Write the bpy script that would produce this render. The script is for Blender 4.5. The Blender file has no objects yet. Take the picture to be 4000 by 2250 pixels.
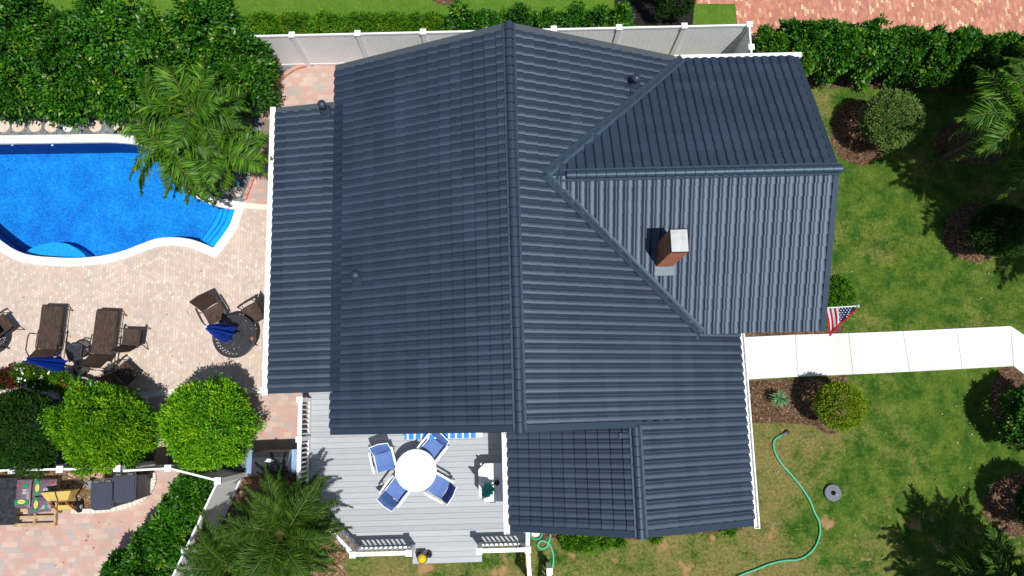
import bpy, math, random
import numpy as np
from mathutils import Matrix, Vector
from mathutils.geometry import tessellate_polygon
random.seed(7); rng = np.random.default_rng(7)
S = bpy.context.scene
COL = S.collection
# ---------------------------------------------------------------- camera, sky, sun, exposure
CAM_T, CAM_S, CAM_P, CAM_F, CAM_H = .1651, -.0035, -.0264, 2866.62, 21.0
cam_rot = Matrix.Rotation(CAM_P, 3, 'Z') @ Matrix.Rotation(CAM_S, 3, 'Y') @ Matrix.Rotation(CAM_T, 3, 'X')
cd = bpy.data.cameras.new('camera'); cam = bpy.data.objects.new('camera', cd); COL.objects.link(cam)
cd.sensor_width = 36.0; cd.lens = CAM_F / 4000 * 36; cd.clip_end = 2000
cam.matrix_world = Matrix.Translation((0, 0, CAM_H)) @ cam_rot.to_4x4()
S.camera = cam
SUN = Vector((.20, -.27, 1.0)).normalized()
W = bpy.data.worlds.new('World'); S.world = W; W.use_nodes = True
wn = W.node_tree.nodes; wn.clear()
sky = wn.new('ShaderNodeTexSky'); sky.sky_type = 'NISHITA'; sky.sun_disc = False
sky.sun_elevation = math.asin(SUN.z); sky.sun_rotation = math.atan2(SUN.x, SUN.y)
bg = wn.new('ShaderNodeBackground'); bg.inputs[1].default_value = .085
wo = wn.new('ShaderNodeOutputWorld')
W.node_tree.links.new(sky.outputs[0], bg.inputs[0]); W.node_tree.links.new(bg.outputs[0], wo.inputs[0])
sl = bpy.data.lights.new('sun', 'SUN'); sl.energy = 4.8; sl.angle = math.radians(.5); sl.color = (1, .975, .935)
so = bpy.data.objects.new('sun', sl); COL.objects.link(so); so.rotation_euler = SUN.to_track_quat('Z', 'Y').to_euler()
so.location = SUN * 40
S.view_settings.view_transform = 'Standard'; S.view_settings.look = 'None'
S.view_settings.exposure = 0.0; S.view_settings.gamma = 1; S.view_settings.use_curve_mapping = False

# ---------------------------------------------------------------- helpers
def ray(px, py):
    return cam_rot @ Vector(((px - 2000) / CAM_F, -(py - 1125) / CAM_F, -1))
def at(px, py, z=0.0):
    """point of the place seen at photograph pixel (px, py) at height z"""
    v = ray(px, py); k = (z - CAM_H) / v.z
    return Vector((v.x * k, v.y * k, z))
def sizem(px, z):            # metres covered by px pixels near the nadir at height z
    return px * (CAM_H - z) / CAM_F
def wloc(o):
    v = Vector((0, 0, 0))
    while o is not None:
        v += o.location; o = o.parent
    return v
def tag(o, label=None, cat=None, group=None, kind=None):
    if label and len(label.split()) > 16: print('LONG', len(label.split()), label)
    if label: o['label'] = label
    if cat: o['category'] = cat
    if group: o['group'] = group
    if kind: o['kind'] = kind
    return o
def thing(name, label, cat, loc, group=None, rz=0):
    o = bpy.data.objects.new(name, None); COL.objects.link(o)
    o.location = loc; o.rotation_euler.z = rz; o.empty_display_size = .2
    return tag(o, label, cat, group)
def link_mesh(name, me, mat, parent=None, smooth=False):
    o = bpy.data.objects.new(name, me); COL.objects.link(o)
    if mat is not None and len(me.materials) == 0: me.materials.append(mat)
    if parent is not None: o.parent = parent
    if smooth: me.polygons.foreach_set('use_smooth', [True] * len(me.polygons))
    return o
class MB:
    def __init__(s): s.v = []; s.f = []; s.m = []; s.cur = 0
    def add(s, vs, fs):
        b = len(s.v); s.v += [tuple(v) for v in vs]
        s.f += [tuple(i + b for i in f) for f in fs]; s.m += [s.cur] * len(fs); return s
    def hexa(s, p):
        return s.add(p, [(0, 3, 2, 1), (4, 5, 6, 7), (0, 1, 5, 4), (1, 2, 6, 5), (2, 3, 7, 6), (3, 0, 4, 7)])
    def box(s, x0, x1, y0, y1, z0, z1):
        return s.hexa([(x0, y0, z0), (x1, y0, z0), (x1, y1, z0), (x0, y1, z0), (x0, y0, z1), (x1, y0, z1), (x1, y1, z1), (x0, y1, z1)])
    def obox(s, c, sz, M=None, rz=0):
        M = M or Matrix.Rotation(rz, 3, 'Z'); c = Vector(c); p = []
        for k in (-1, 1):
            for a, b in ((-1, -1), (1, -1), (1, 1), (-1, 1)):
                p.append(c + M @ Vector((a * sz[0] / 2, b * sz[1] / 2, k * sz[2] / 2)))
        return s.hexa(p)
    def bar(s, p0, p1, w, h, up=(0, 0, 1)):
        p0 = Vector(p0); p1 = Vector(p1); d = (p1 - p0); L = d.length; d.normalize()
        up = Vector(up); sd = d.cross(up)
        if sd.length < 1e-4: sd = d.cross(Vector((0, 1, 0)))
        sd.normalize(); u = sd.cross(d)
        M = Matrix((sd, d, u)).transposed()
        return s.obox((p0 + p1) / 2, (w, L, h), M)
    def tube(s, path, r, n=6, cap=True):
        P = [Vector(p) for p in path]; R = r if isinstance(r, (list, tuple)) else [r] * len(P)
        vs = []; fs = []; prev = None
        for i, p in enumerate(P):
            d = (P[min(i + 1, len(P) - 1)] - P[max(i - 1, 0)]).normalized()
            if prev is None: a = d.orthogonal().normalized()
            else:
                a = prev - d * prev.dot(d)
                a = a.normalized() if a.length > 1e-5 else d.orthogonal().normalized()
            prev = a; b = d.cross(a)
            for k in range(n):
                t = 2 * math.pi * k / n; vs.append(p + (a * math.cos(t) + b * math.sin(t)) * R[i])
        for i in range(len(P) - 1):
            for k in range(n):
                k2 = (k + 1) % n; fs.append((i * n + k, i * n + k2, (i + 1) * n + k2, (i + 1) * n + k))
        if cap: fs.append(tuple(range(n))[::-1]); fs.append(tuple((len(P) - 1) * n + k for k in range(n)))
        return s.add(vs, fs)
    def lathe(s, prof, c=(0, 0, 0), n=24, cap=True):
        vs = []; fs = []; c = Vector(c)
        for r, z in prof:
            for k in range(n):
                t = 2 * math.pi * k / n; vs.append(c + Vector((r * math.cos(t), r * math.sin(t), z)))
        for i in range(len(prof) - 1):
            for k in range(n):
                k2 = (k + 1) % n; fs.append((i * n + k, i * n + k2, (i + 1) * n + k2, (i + 1) * n + k))
        if cap:
            fs.append(tuple(range(n))[::-1]); fs.append(tuple((len(prof) - 1) * n + k for k in range(n)))
        return s.add(vs, fs)
    def prism(s, pts, z0, z1):
        pts = ccw([Vector((p[0], p[1], 0)) for p in pts]); n = len(pts)
        s.sheet(pts, z1)
        vs = [(p.x, p.y, z0) for p in pts] + [(p.x, p.y, z1) for p in pts]
        return s.add(vs, [(i, (i + 1) % n, n + (i + 1) % n, n + i) for i in range(n)])
    def sheet(s, pts, z, holes=()):
        loops = [[Vector((p[0], p[1], 0)) for p in pts]] + [[Vector((p[0], p[1], 0)) for p in h] for h in holes]
        tris = tessellate_polygon(loops); flat = [p for l in loops for p in l]
        fs = []
        for t in tris:
            a, b, c = (flat[i] for i in t)
            if (b - a).cross(c - a).z < 0: t = (t[0], t[2], t[1])
            fs.append(tuple(t))
        return s.add([(p.x, p.y, z) for p in flat], fs)
    def xf(s, M, start=0):
        for i in range(start, len(s.v)): s.v[i] = tuple(M @ Vector(s.v[i]))
        return s
    def mesh(s, name, mats, off=None):
        me = bpy.data.meshes.new(name)
        v = s.v if off is None else [(a - off.x, b - off.y, c - off.z) for a, b, c in s.v]
        me.from_pydata(v, [], s.f)
        if mats is not None:
            for m in (mats if isinstance(mats, (list, tuple)) else [mats]): me.materials.append(m)
        if any(s.m): me.polygons.foreach_set('material_index', s.m)
        me.update(); return me
    def build(s, name, mats, parent=None, smooth=False, world=True, kind=None, label=None, cat=None, group=None):
        off = wloc(parent) if (parent is not None and world) else None
        o = link_mesh(name, s.mesh(name, mats, off), None, parent, smooth)
        return tag(o, label, cat, group, kind)
def ccw(p):
    a = sum(p[i].x * p[(i + 1) % len(p)].y - p[(i + 1) % len(p)].x * p[i].y for i in range(len(p)))
    return p if a > 0 else p[::-1]
def copy_tree(o, parent=None):
    c = o.copy(); COL.objects.link(c)
    if parent is not None: c.parent = parent
    for ch in list(o.children): copy_tree(ch, c)
    return c
def pxs(L, z=0.0): return [at(x, y, z) for x, y in L]
def spline(pts, n=6, closed=False):
    P = [Vector(p) for p in pts]; out = []; N = len(P)
    for i in range(N if closed else N - 1):
        a, b, c, d = (P[(i - 1) % N] if closed or i > 0 else P[0], P[i], P[(i + 1) % N], P[(i + 2) % N] if closed or i + 2 < N else P[-1])
        for k in range(n):
            t = k / n
            out.append(.5 * ((2 * b) + (c - a) * t + (2 * a - 5 * b + 4 * c - d) * t * t + (3 * b - a - 3 * c + d) * t ** 3))
    if not closed: out.append(P[-1])
    return out
def ellipse(cx, cy, rx, ry, n=28, j=.06, seed=1):
    r = random.Random(seed); return [(cx + rx * math.cos(t) * (1 + r.uniform(-j, j)), cy + ry * math.sin(t) * (1 + r.uniform(-j, j))) for t in [2 * math.pi * k / n for k in range(n)]]

# ---------------------------------------------------------------- materials
def srgb(r, g, b):
    f = lambda c: (c / 255 / 12.92) if c / 255 <= .04045 else ((c / 255 + .055) / 1.055) ** 2.4
    return (f(r), f(g), f(b), 1)
class NT:
    def __init__(s, name):
        s.m = bpy.data.materials.new(name); s.m.use_nodes = True; s.t = s.m.node_tree
        s.b = s.t.nodes['Principled BSDF']; s.b.inputs['Specular IOR Level'].default_value = .3
    def n(s, typ, **kw):
        x = s.t.nodes.new(typ)
        for k, v in kw.items():
            if k.startswith('i_'): x.inputs[k[2:].replace('_', ' ')].default_value = v
            else: setattr(x, k, v)
        return x
    def l(s, a, b): s.t.links.new(a, b)
    def co(s, rot=0, scale=(1, 1, 1)):
        c = s.n('ShaderNodeNewGeometry'); m = s.n('ShaderNodeMapping'); m.inputs['Rotation'].default_value = (0, 0, rot); m.inputs['Scale'].default_value = scale
        s.l(c.outputs['Position'], m.inputs[0]); return m.outputs[0]
    def noise(s, vec, scale, detail=4, rough=.55, w=None):
        x = s.n('ShaderNodeTexNoise'); x.inputs['Scale'].default_value = scale; x.inputs['Detail'].default_value = detail; x.inputs['Roughness'].default_value = rough
        if vec is not None: s.l(vec, x.inputs['Vector'])
        return x.outputs[0]
    def ramp(s, fac, stops, interp='LINEAR'):
        x = s.n('ShaderNodeValToRGB'); x.color_ramp.interpolation = interp; e = x.color_ramp.elements
        while len(e) < len(stops): e.new(.5)
        for i, (p, c) in enumerate(stops): e[i].position = p; e[i].color = c if len(c) == 4 else (*c, 1)
        s.l(fac, x.inputs[0]); return x.outputs[0]
    def mix(s, fac, a, b, mode='MIX'):
        x = s.n('ShaderNodeMix'); x.data_type = 'RGBA'; x.blend_type = mode
        for sock, v in ((x.inputs[0], fac), (x.inputs[6], a), (x.inputs[7], b)):
            if hasattr(v, 'links'): s.l(v, sock)
            else: sock.default_value = v if not isinstance(v, tuple) or len(v) == 4 else (*v, 1)
        return x.outputs[2]
    def bump(s, h, strength=.5, dist=.01, normal=None):
        x = s.n('ShaderNodeBump'); x.inputs['Strength'].default_value = strength; x.inputs['Distance'].default_value = dist
        s.l(h, x.inputs['Height'])
        if normal is not None: s.l(normal, x.inputs['Normal'])
        s.l(x.outputs[0], s.b.inputs['Normal']); return x.outputs[0]
    def base(s, c):
        if hasattr(c, 'links'): s.l(c, s.b.inputs['Base Color'])
        else: s.b.inputs['Base Color'].default_value = c
    def rough(s, v): s.b.inputs['Roughness'].default_value = v
    def spec(s, v): s.b.inputs['Specular IOR Level'].default_value = v
def plain(name, c, rough=.6, var=.12, scale=6, spec=.3, metal=0, bump=0, bscale=60, tint=None):
    t = NT(name); v = t.co(); n = t.noise(v, scale, 5)
    lo = tuple(x * (1 - var) for x in c[:3]) + (1,); hi = tuple(min(1, x * (1 + var)) for x in c[:3]) + (1,)
    t.base(t.ramp(n, [(.3, lo), (.7, hi)])); t.rough(rough); t.spec(spec); t.b.inputs['Metallic'].default_value = metal
    if bump: t.bump(t.noise(v, bscale, 3), bump, .01)
    if tint: t.b.inputs['Specular Tint'].default_value = tint
    return t.m
M = {}
M['white'] = plain('white_vinyl', (.80, .80, .79, 1), .35, .03, 3)
M['white_paint'] = plain('white_paint', (.78, .78, .76, 1), .45, .05, 4)
M['siding'] = plain('siding', (.62, .62, .6, 1), .6, .04, 4)
M['fence_panel'] = plain('fence_vinyl', (.88, .88, .89, 1), .4, .04, 2)
M['black'] = plain('black_metal', (.012, .012, .014, 1), .45, .2, 20)
M['dark_iron'] = plain('dark_cast_iron', (.03, .032, .038, 1), .4, .2, 30, spec=.4)
M['cover'] = plain('black_lid_enamel', (.034, .035, .041, 1), .35, .2, 12, bump=.1)
M['steel'] = plain('brushed_steel', (.25, .38, .55, 1), .35, .05, 3, metal=.3)
M['tin'] = plain('galvanised_cap', (.44, .47, .47, 1), .5, .14, 6, spec=.3)
M['flash'] = plain('grey_flashing', (.16, .20, .225, 1), .4, .1, 6)
M['bronze'] = plain('bronze_frame', (.045, .032, .026, 1), .4, .15, 20)
M['pool_light'] = plain('turquoise_plastic', (.1, .6, .7, 1), .3, .05)
M['rubber'] = plain('dark_rubber', (.015, .015, .016, 1), .7, .2, 20)
M['hose'] = plain('green_hose_rubber', (.05, .36, .19, 1), .35, .06, 9)
M['terra'] = plain('grey_pot', (.22, .2, .19, 1), .6, .1, 8)
M['rock'] = plain('limestone_rock', (.52, .46, .40, 1), .8, .25, 7, bump=.5, bscale=20)
M['trunk'] = plain('bark', (.12, .085, .06, 1), .85, .3, 12, bump=.4, bscale=30)
M['petal'] = plain('white_petal', (.8, .8, .78, 1), .6, .03)
M['petal_red'] = plain('red_petal', (.5, .04, .02, 1), .6, .1)
M['yellow'] = plain('yellow_steel', (.55, .39, .11, 1), .4, .1, 9)
M['orange'] = plain('orange_wood', (.36, .12, .04, 1), .6, .15, 9)
M['pallet'] = plain('pallet_wood', (.42, .30, .17, 1), .8, .25, 9, bump=.3)
M['bin'] = plain('grey_bin_plastic', (.042, .05, .072, 1), .5, .12, 30, bump=.2, bscale=90)
M['bin_side'] = plain('bin_body_plastic', (.10, .105, .115, 1), .6, .1, 12)
M['bag'] = plain('mulch_bag_plastic', (.13, .095, .12, 1), .4, .25, 14, bump=.5, bscale=14)
M['bag_green'] = plain('bag_green_print', (.01, .25, .08, 1), .4, .05)
M['bag_yellow'] = plain('bag_yellow_print', (.7, .55, .12, 1), .4, .05)
M['bag_white'] = plain('bag_pale_print', (.5, .48, .5, 1), .5, .05)
M['bag_red'] = plain('bag_red_print', (.5, .03, .05, 1), .5, .05)
M['soil'] = plain('dark_soil_and_shade', (.014, .010, .008, 1), .9, .3, 12)  # near black: pot soil, and the shade painted onto the topiary bed
M['curb'] = plain('white_stone_curb', (.62, .58, .5, 1), .8, .12, 14, bump=.5, bscale=18)
M['paver_edge'] = plain('pink_edge_paver', (.5, .27, .2, 1), .8, .15, 8)
M['teal'] = plain('teal_fabric', (.0, .22, .23, 1), .7, .25, 5)
M['blue_fabric'] = plain('blue_umbrella_fabric', (.0, .045, .38, 1), .65, .2, 4)
M['rust'] = plain('terracotta_orange', (.42, .15, .06, 1), .8, .2, 8)
M['pinkish'] = plain('pale_pink_paint', (.7, .5, .47, 1), .6, .05)
M['yellow_dome'] = plain('yellow_glaze', (.72, .50, .01, 1), .2, .1, spec=.5)

def shrink(name): return None
def mat_roof(name, spec=.95, rough=.54):
    t = NT(name); v = t.co()
    a = t.n('ShaderNodeAttribute'); a.attribute_name = 'tint'
    g = t.noise(v, 260, 2, .7); big = t.noise(v, .7, 3)
    c = t.ramp(a.outputs['Fac'], [(0, (.013, .0225, .042)), (1, (.0215, .0345, .060))])
    c = t.mix(.55, c, t.ramp(g, [(.3, (.35, .35, .35)), (.7, (1.6, 1.6, 1.6))]), 'MULTIPLY')
    c = t.mix(.5, c, t.ramp(big, [(.3, (.8, .8, .8)), (.7, (1.2, 1.2, 1.2))]), 'MULTIPLY')
    t.b.inputs['Specular Tint'].default_value = (.70, .85, 1, 1)
    t.base(c); t.rough(rough); t.spec(spec); t.bump(g, .25, .004); return t.m
M['roof'] = mat_roof('stone_coated_tile')
M['trim'] = plain('roof_trim_metal', (.026, .040, .062, 1), .55, .12, 60, spec=.35, tint=(.6, .8, 1, 1))
M['trim_light'] = plain('valley_metal', (.050, .075, .11, 1), .5, .1, 30, spec=.4, tint=(.6, .8, 1, 1))
M['ridge'] = plain('ridge_cap_metal', (.026, .040, .064, 1), .46, .15, 60, spec=.6, tint=(.6, .8, 1, 1))
M['rake'] = plain('rake_metal', (.06, .075, .085, 1), .5, .06, 20, spec=.5)

def mat_paver(name, bw, bh, rot, cols, mortar, msize=.004, bump=.4):
    t = NT(name); v = t.co(rot)
    b = t.n('ShaderNodeTexBrick'); t.l(v, b.inputs['Vector']); b.offset = .5
    b.inputs['Color1'].default_value = (0, 0, 0, 1); b.inputs['Color2'].default_value = (1, 1, 1, 1); b.inputs['Mortar'].default_value = (.5, .5, .5, 1)
    b.inputs['Scale'].default_value = 1; b.inputs['Mortar Size'].default_value = msize; b.inputs['Mortar Smooth'].default_value = .3
    b.inputs['Brick Width'].default_value = bw; b.inputs['Row Height'].default_value = bh; b.inputs['Bias'].default_value = 0
    n = len(cols); c = t.ramp(b.outputs['Color'], [(i / (n - 1), cols[i]) for i in range(n)])
    g = t.noise(v, 1.1, 4); c = t.mix(.7, c, t.ramp(g, [(.3, (.86, .86, .86)), (.7, (1.1, 1.1, 1.1))]), 'MULTIPLY')
    g2 = t.noise(v, 45, 3); c = t.mix(.6, c, t.ramp(g2, [(.25, (.8, .8, .8)), (.75, (1.15, 1.15, 1.15))]), 'MULTIPLY')
    c = t.mix(b.outputs['Fac'], c, mortar); t.base(c); t.rough(.85)
    inv = t.n('ShaderNodeMath', operation='SUBTRACT'); inv.inputs[0].default_value = 1; t.l(b.outputs['Fac'], inv.inputs[1])
    t.bump(inv.outputs[0], bump, .006); return t.m
M['paver_small'] = mat_paver('pool_deck_pavers', .105, .088, math.pi / 2, [(.47, .41, .36), (.55, .43, .355), (.61, .50, .415), (.55, .41, .345), (.66, .575, .49)], (.40, .32, .265), .004)
M['paver_pink'] = mat_paver('pink_pavers', .215, .145, 0, [(0.368, 0.344, 0.320), (0.480, 0.320, 0.264), (0.496, 0.296, 0.248), (0.496, 0.352, 0.288), (0.528, 0.400, 0.336)], (.45, .32, .27), .0035)
M['paver_cream'] = mat_paver('cream_pavers', .16, .11, .0, [(.66, .62, .52), (.74, .70, .60)], (.5, .46, .38), .003)
M['paver_brick'] = mat_paver('red_brick_pavers', .155, .078, math.pi / 2, [(.42, .15, .09), (.50, .20, .125), (.40, .17, .125), (.54, .25, .165), (.50, .21, .14), (.68, .50, .31)], (.33, .17, .12), .004)

def mat_lawn(name, green1, green2, dry, dry_lo, dry_hi, k=1.0):
    t = NT(name); v = t.co()
    big = t.noise(v, .38, 6, .68); mid = t.noise(v, 1.9, 6, .72); fine = t.noise(v, 13, 5, .8); vf = t.noise(v, 60, 3, .8)
    g = t.mix(t.ramp(mid, [(.38, (0, 0, 0)), (.62, (1, 1, 1))]), green1, green2)
    px_ = t.n('ShaderNodeSeparateXYZ'); t.l(v, px_.inputs[0])
    gx = t.n('ShaderNodeMapRange'); t.l(px_.outputs[0], gx.inputs[0]); gx.inputs[1].default_value = 6.5; gx.inputs[2].default_value = 11.5; gx.inputs[3].default_value = .07; gx.inputs[4].default_value = -.06
    ad = t.n('ShaderNodeMath', operation='ADD'); t.l(t.mix(.35, big, mid), ad.inputs[0]); t.l(gx.outputs[0], ad.inputs[1])
    f = t.ramp(ad.outputs[0], [(dry_lo, (0, 0, 0)), (dry_hi, (1, 1, 1))])
    f2 = t.ramp(t.mix(.5, f, fine), [(.40, (0, 0, 0)), (.68, (1, 1, 1))])
    c = t.mix(f2, g, dry)
    c = t.mix(.9 * k, c, t.ramp(fine, [(.32, (.5, .5, .5)), (.68, (1.5, 1.5, 1.5))]), 'MULTIPLY')
    c = t.mix(.8 * k, c, t.ramp(vf, [(.34, (.45, .45, .45)), (.66, (1.6, 1.6, 1.6))]), 'MULTIPLY')
    if k == 1.0:
        gy = t.n('ShaderNodeMapRange'); t.l(px_.outputs[1], gy.inputs[0]); gy.inputs[1].default_value = -2.6; gy.inputs[2].default_value = -3.4; gy.inputs[3].default_value = 0; gy.inputs[4].default_value = 1
        bs = t.ramp(t.noise(v, 1.35, 4, .6), [(.585, (0, 0, 0)), (.66, (1, 1, 1))]); bm = t.n('ShaderNodeMath', operation='MULTIPLY'); t.l(bs, bm.inputs[0]); t.l(gy.outputs[0], bm.inputs[1])
        c = t.mix(bm.outputs[0], c, (.34, .20, .10, 1))
    t.base(c); t.rough(.9); t.spec(.1); t.bump(vf, .6 * k, .03); return t.m
M['lawn'] = mat_lawn('lawn_grass', (.024, .074, .008, 1), (.098, .150, .019, 1), (.175, .150, .052, 1), .40, .66)
M['lawn_n'] = mat_lawn('north_lawn_grass', (.070, .150, .014, 1), (.098, .180, .020, 1), (.12, .17, .03, 1), .62, .9, .6)

def mat_rubble(name, cols, scale, bump=.8, rnd=1):
    t = NT(name); v = t.co(); w = t.n('ShaderNodeTexVoronoi'); w.inputs['Scale'].default_value = scale; w.inputs['Randomness'].default_value = rnd
    nz = t.noise(v, 12, 3); dist = t.n('ShaderNodeMix'); dist.data_type = 'RGBA'; dist.inputs[0].default_value = .04
    t.l(v, dist.inputs[6]); t.l(nz, dist.inputs[7]); t.l(dist.outputs[2], w.inputs['Vector'])
    sep = t.n('ShaderNodeSeparateColor'); t.l(w.outputs['Color'], sep.inputs[0])
    n = len(cols); c = t.ramp(sep.outputs[0], [(i / (n - 1), cols[i]) for i in range(n)])
    d = t.ramp(w.outputs['Distance'], [(0, (1.15, 1.15, 1.15)), (.75, (.45, .45, .45))]); c = t.mix(1, c, d, 'MULTIPLY')
    g = t.noise(v, 2.3, 3); c = t.mix(.6, c, t.ramp(g, [(.3, (.75, .75, .75)), (.7, (1.2, 1.2, 1.2))]), 'MULTIPLY')
    t.base(c); t.rough(.9); t.spec(.15)
    h = t.ramp(w.outputs['Distance'], [(0, (1, 1, 1)), (.8, (0, 0, 0))]); t.bump(h, bump, .02); return t.m
M['mulch'] = mat_rubble('brown_mulch', [(.07, .040, .024), (.14, .080, .045), (.21, .125, .07), (.10, .055, .03), (.32, .21, .13)], 22)
M['gravel'] = mat_rubble('grey_gravel', [(.16, .20, .23), (.25, .29, .32), (.34, .37, .39), (.20, .20, .19), (.30, .26, .22)], 24)
M['chips'] = mat_rubble('tan_bark_chips', [(.14, .075, .035), (.24, .14, .07), (.34, .22, .11), (.18, .10, .05), (.5, .4, .28)], 24)

def mat_concrete():
    t = NT('pale_concrete'); v = t.co(); a = t.noise(v, .8, 5); b = t.noise(v, 30, 4)
    c = t.ramp(a, [(.3, (.60, .59, .55)), (.55, (.69, .685, .655)), (.75, (.73, .728, .705))]); c = t.mix(.5, c, t.ramp(b, [(.3, (.93, .93, .93)), (.7, (1.04, 1.04, 1.04))]), 'MULTIPLY')
    t.base(c); t.rough(.9); t.bump(b, .15, .005); return t.m
M['concrete'] = mat_concrete()
def mat_coping():
    t = NT('travertine_coping'); v = t.co(); a = t.noise(v, 3, 6, .6); b = t.noise(v, 40, 3)
    c = t.ramp(a, [(.3, (.58, .56, .54)), (.7, (.76, .75, .72))]); t.base(c); t.rough(.7); t.bump(b, .2, .004); return t.m
M['coping'] = mat_coping()
M['travertine'] = plain('round_travertine', (.62, .50, .40, 1), .8, .12, 9, bump=.2)
def mat_deck():
    t = NT('grey_composite_board'); v = t.co(0, (.6, 9, 9)); n = t.noise(v, 6, 5); oi = t.n('ShaderNodeObjectInfo')
    c = t.mix(oi.outputs['Random'], (.33, .35, .37, 1), (.40, .42, .44, 1)); c = t.mix(.6, c, t.ramp(n, [(.3, (.88, .88, .88)), (.7, (1.1, 1.1, 1.1))]), 'MULTIPLY')
    t.base(c); t.rough(.65); t.bump(n, .15, .003); return t.m
M['deck'] = mat_deck()
def mat_wicker():
    t = NT('brown_woven_sling'); v = t.co(); w = t.noise(t.co(.08, (1, .06, 1)), 90, 2); x = t.noise(t.co(.08, (.1, 1, 1)), 60, 2)
    c = t.ramp(w, [(.35, (.016, .010, .008)), (.65, (.095, .055, .037))]); c = t.mix(.5, c, t.ramp(x, [(.3, (.6, .6, .6)), (.7, (1.5, 1.5, 1.5))]), 'MULTIPLY')
    t.base(c); t.rough(.6); t.bump(x, .3, .003); return t.m
M['wicker'] = mat_wicker()
M['sling_blue'] = plain('blue_mesh_sling', (.085, .16, .39, 1), .6, .12, 7)
M['sling_navy'] = plain('navy_mesh_sling', (.02, .035, .17, 1), .6, .12, 7)
M['stripe_blue'] = plain('cushion_blue', (.03, .22, .68, 1), .7, .1, 9)
M['stripe_white'] = plain('cushion_white', (.66, .70, .72, 1), .7, .05, 9)
def mat_brick(name='chimney_brick_face', c1=(.34, .12, .06), c2=(.52, .21, .10)):
    t = NT(name); oi = t.n('ShaderNodeObjectInfo'); v = t.co(); n = t.noise(v, 18, 3)
    c = t.mix(oi.outputs['Random'], (*c1, 1), (*c2, 1)); c = t.mix(.6, c, t.ramp(n, [(.3, (.75, .75, .75)), (.7, (1.25, 1.25, 1.25))]), 'MULTIPLY'); t.base(c); t.rough(.85); return t.m
M['brick'] = mat_brick()
M['mortar'] = plain('mortar', (.34, .22, .17, 1), .9, .1, 20)
def mat_leaf(name, cols, trans=.35, spec=.12, rough=.5):
    t = NT(name); a = t.n('ShaderNodeAttribute'); a.attribute_name = 'tint'; oi = t.n('ShaderNodeObjectInfo')
    n = len(cols); c = t.ramp(a.outputs['Fac'], [(i / (n - 1), cols[i]) for i in range(n)])
    v = t.n('ShaderNodeHueSaturation'); t.l(c, v.inputs['Color'])
    mr = t.n('ShaderNodeMapRange'); t.l(oi.outputs['Random'], mr.inputs[0]); mr.inputs[3].default_value = .85; mr.inputs[4].default_value = 1.15; t.l(mr.outputs[0], v.inputs['Value'])
    t.base(v.outputs[0]); t.rough(rough); t.spec(spec)
    tr = t.n('ShaderNodeBsdfTranslucent'); t.l(v.outputs[0], tr.inputs[0]); ms = t.n('ShaderNodeMixShader'); ms.inputs[0].default_value = trans
    out = [x for x in t.t.nodes if x.type == 'OUTPUT_MATERIAL'][0]
    t.l(t.b.outputs[0], ms.inputs[1]); t.l(tr.outputs[0], ms.inputs[2]); t.l(ms.outputs[0], out.inputs[0]); return t.m
M['leaf_hedge'] = mat_leaf('hedge_leaf', [(.010, .038, .003), (.024, .115, .006), (.055, .22, .010), (.26, .36, .02)], .3, .35, .38)
M['leaf_lime'] = mat_leaf('lime_leaf', [(.016, .08, .003), (.07, .25, .006), (.20, .44, .010), (.46, .62, .02)], .30)
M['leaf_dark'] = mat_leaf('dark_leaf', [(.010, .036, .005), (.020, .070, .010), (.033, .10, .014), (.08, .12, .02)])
M['leaf_bright'] = mat_leaf('bright_leaf', [(.03, .10, .006), (.06, .19, .01), (.12, .27, .015), (.28, .30, .02)])
M['leaf_brown'] = mat_leaf('bronzed_leaf', [(.04, .10, .02), (.11, .22, .045), (.17, .28, .06), (.34, .22, .11)])
M['leaf_olive'] = mat_leaf('yellow_green_leaf', [(.06, .14, .008), (.17, .30, .012), (.30, .42, .018), (.30, .20, .06)])
M['leaf_palm'] = mat_leaf('palm_leaflet', [(.016, .065, .005), (.045, .145, .009), (.12, .25, .013), (.30, .36, .018)], .22, .25)
M['leaf_palm_dark'] = mat_leaf('date_palm_leaflet', [(.012, .040, .005), (.034, .095, .009), (.075, .155, .014), (.20, .22, .02)], .2)
M['leaf_yucca'] = mat_leaf('grey_green_blade', [(.05, .14, .06), (.10, .25, .11), (.16, .33, .15), (.2, .38, .17)], .1)
M['leaf_red'] = mat_leaf('croton_leaf', [(.03, .06, .01), (.10, .02, .012), (.20, .03, .02), (.06, .10, .02)])
M['stem'] = plain('green_stem', (.10, .13, .03, 1), .6, .15)
def mat_pool():
    t = NT('pool_pebble_finish'); v = t.co(); a = t.noise(v, 1.2, 4, .6); b = t.noise(v, 16, 4, .75)
    w = t.n('ShaderNodeTexVoronoi'); w.inputs['Scale'].default_value = 15; t.l(v, w.inputs['Vector'])
    c = t.ramp(t.mix(.6, a, b), [(.36, (.001, .13, .50)), (.5, (.002, .24, .70)), (.66, (.012, .40, .84))])
    c = t.mix(.5, c, t.ramp(w.outputs['Distance'], [(0, (1.3, 1.3, 1.3)), (.6, (.6, .6, .6))]), 'MULTIPLY')
    t.base(c); t.rough(.8); return t.m
M['pool'] = mat_pool()
M['pool_step'] = plain('pool_step_plaster', (.004, .40, .86, 1), .8, .08, 5)
M['pool_bench'] = plain('pool_bench_plaster', (.01, .34, .68, 1), .8, .3, 22)
M['pool_wall'] = plain('pool_wall_tile', (.003, .03, .18, 1), .5, .3, 10)
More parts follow.
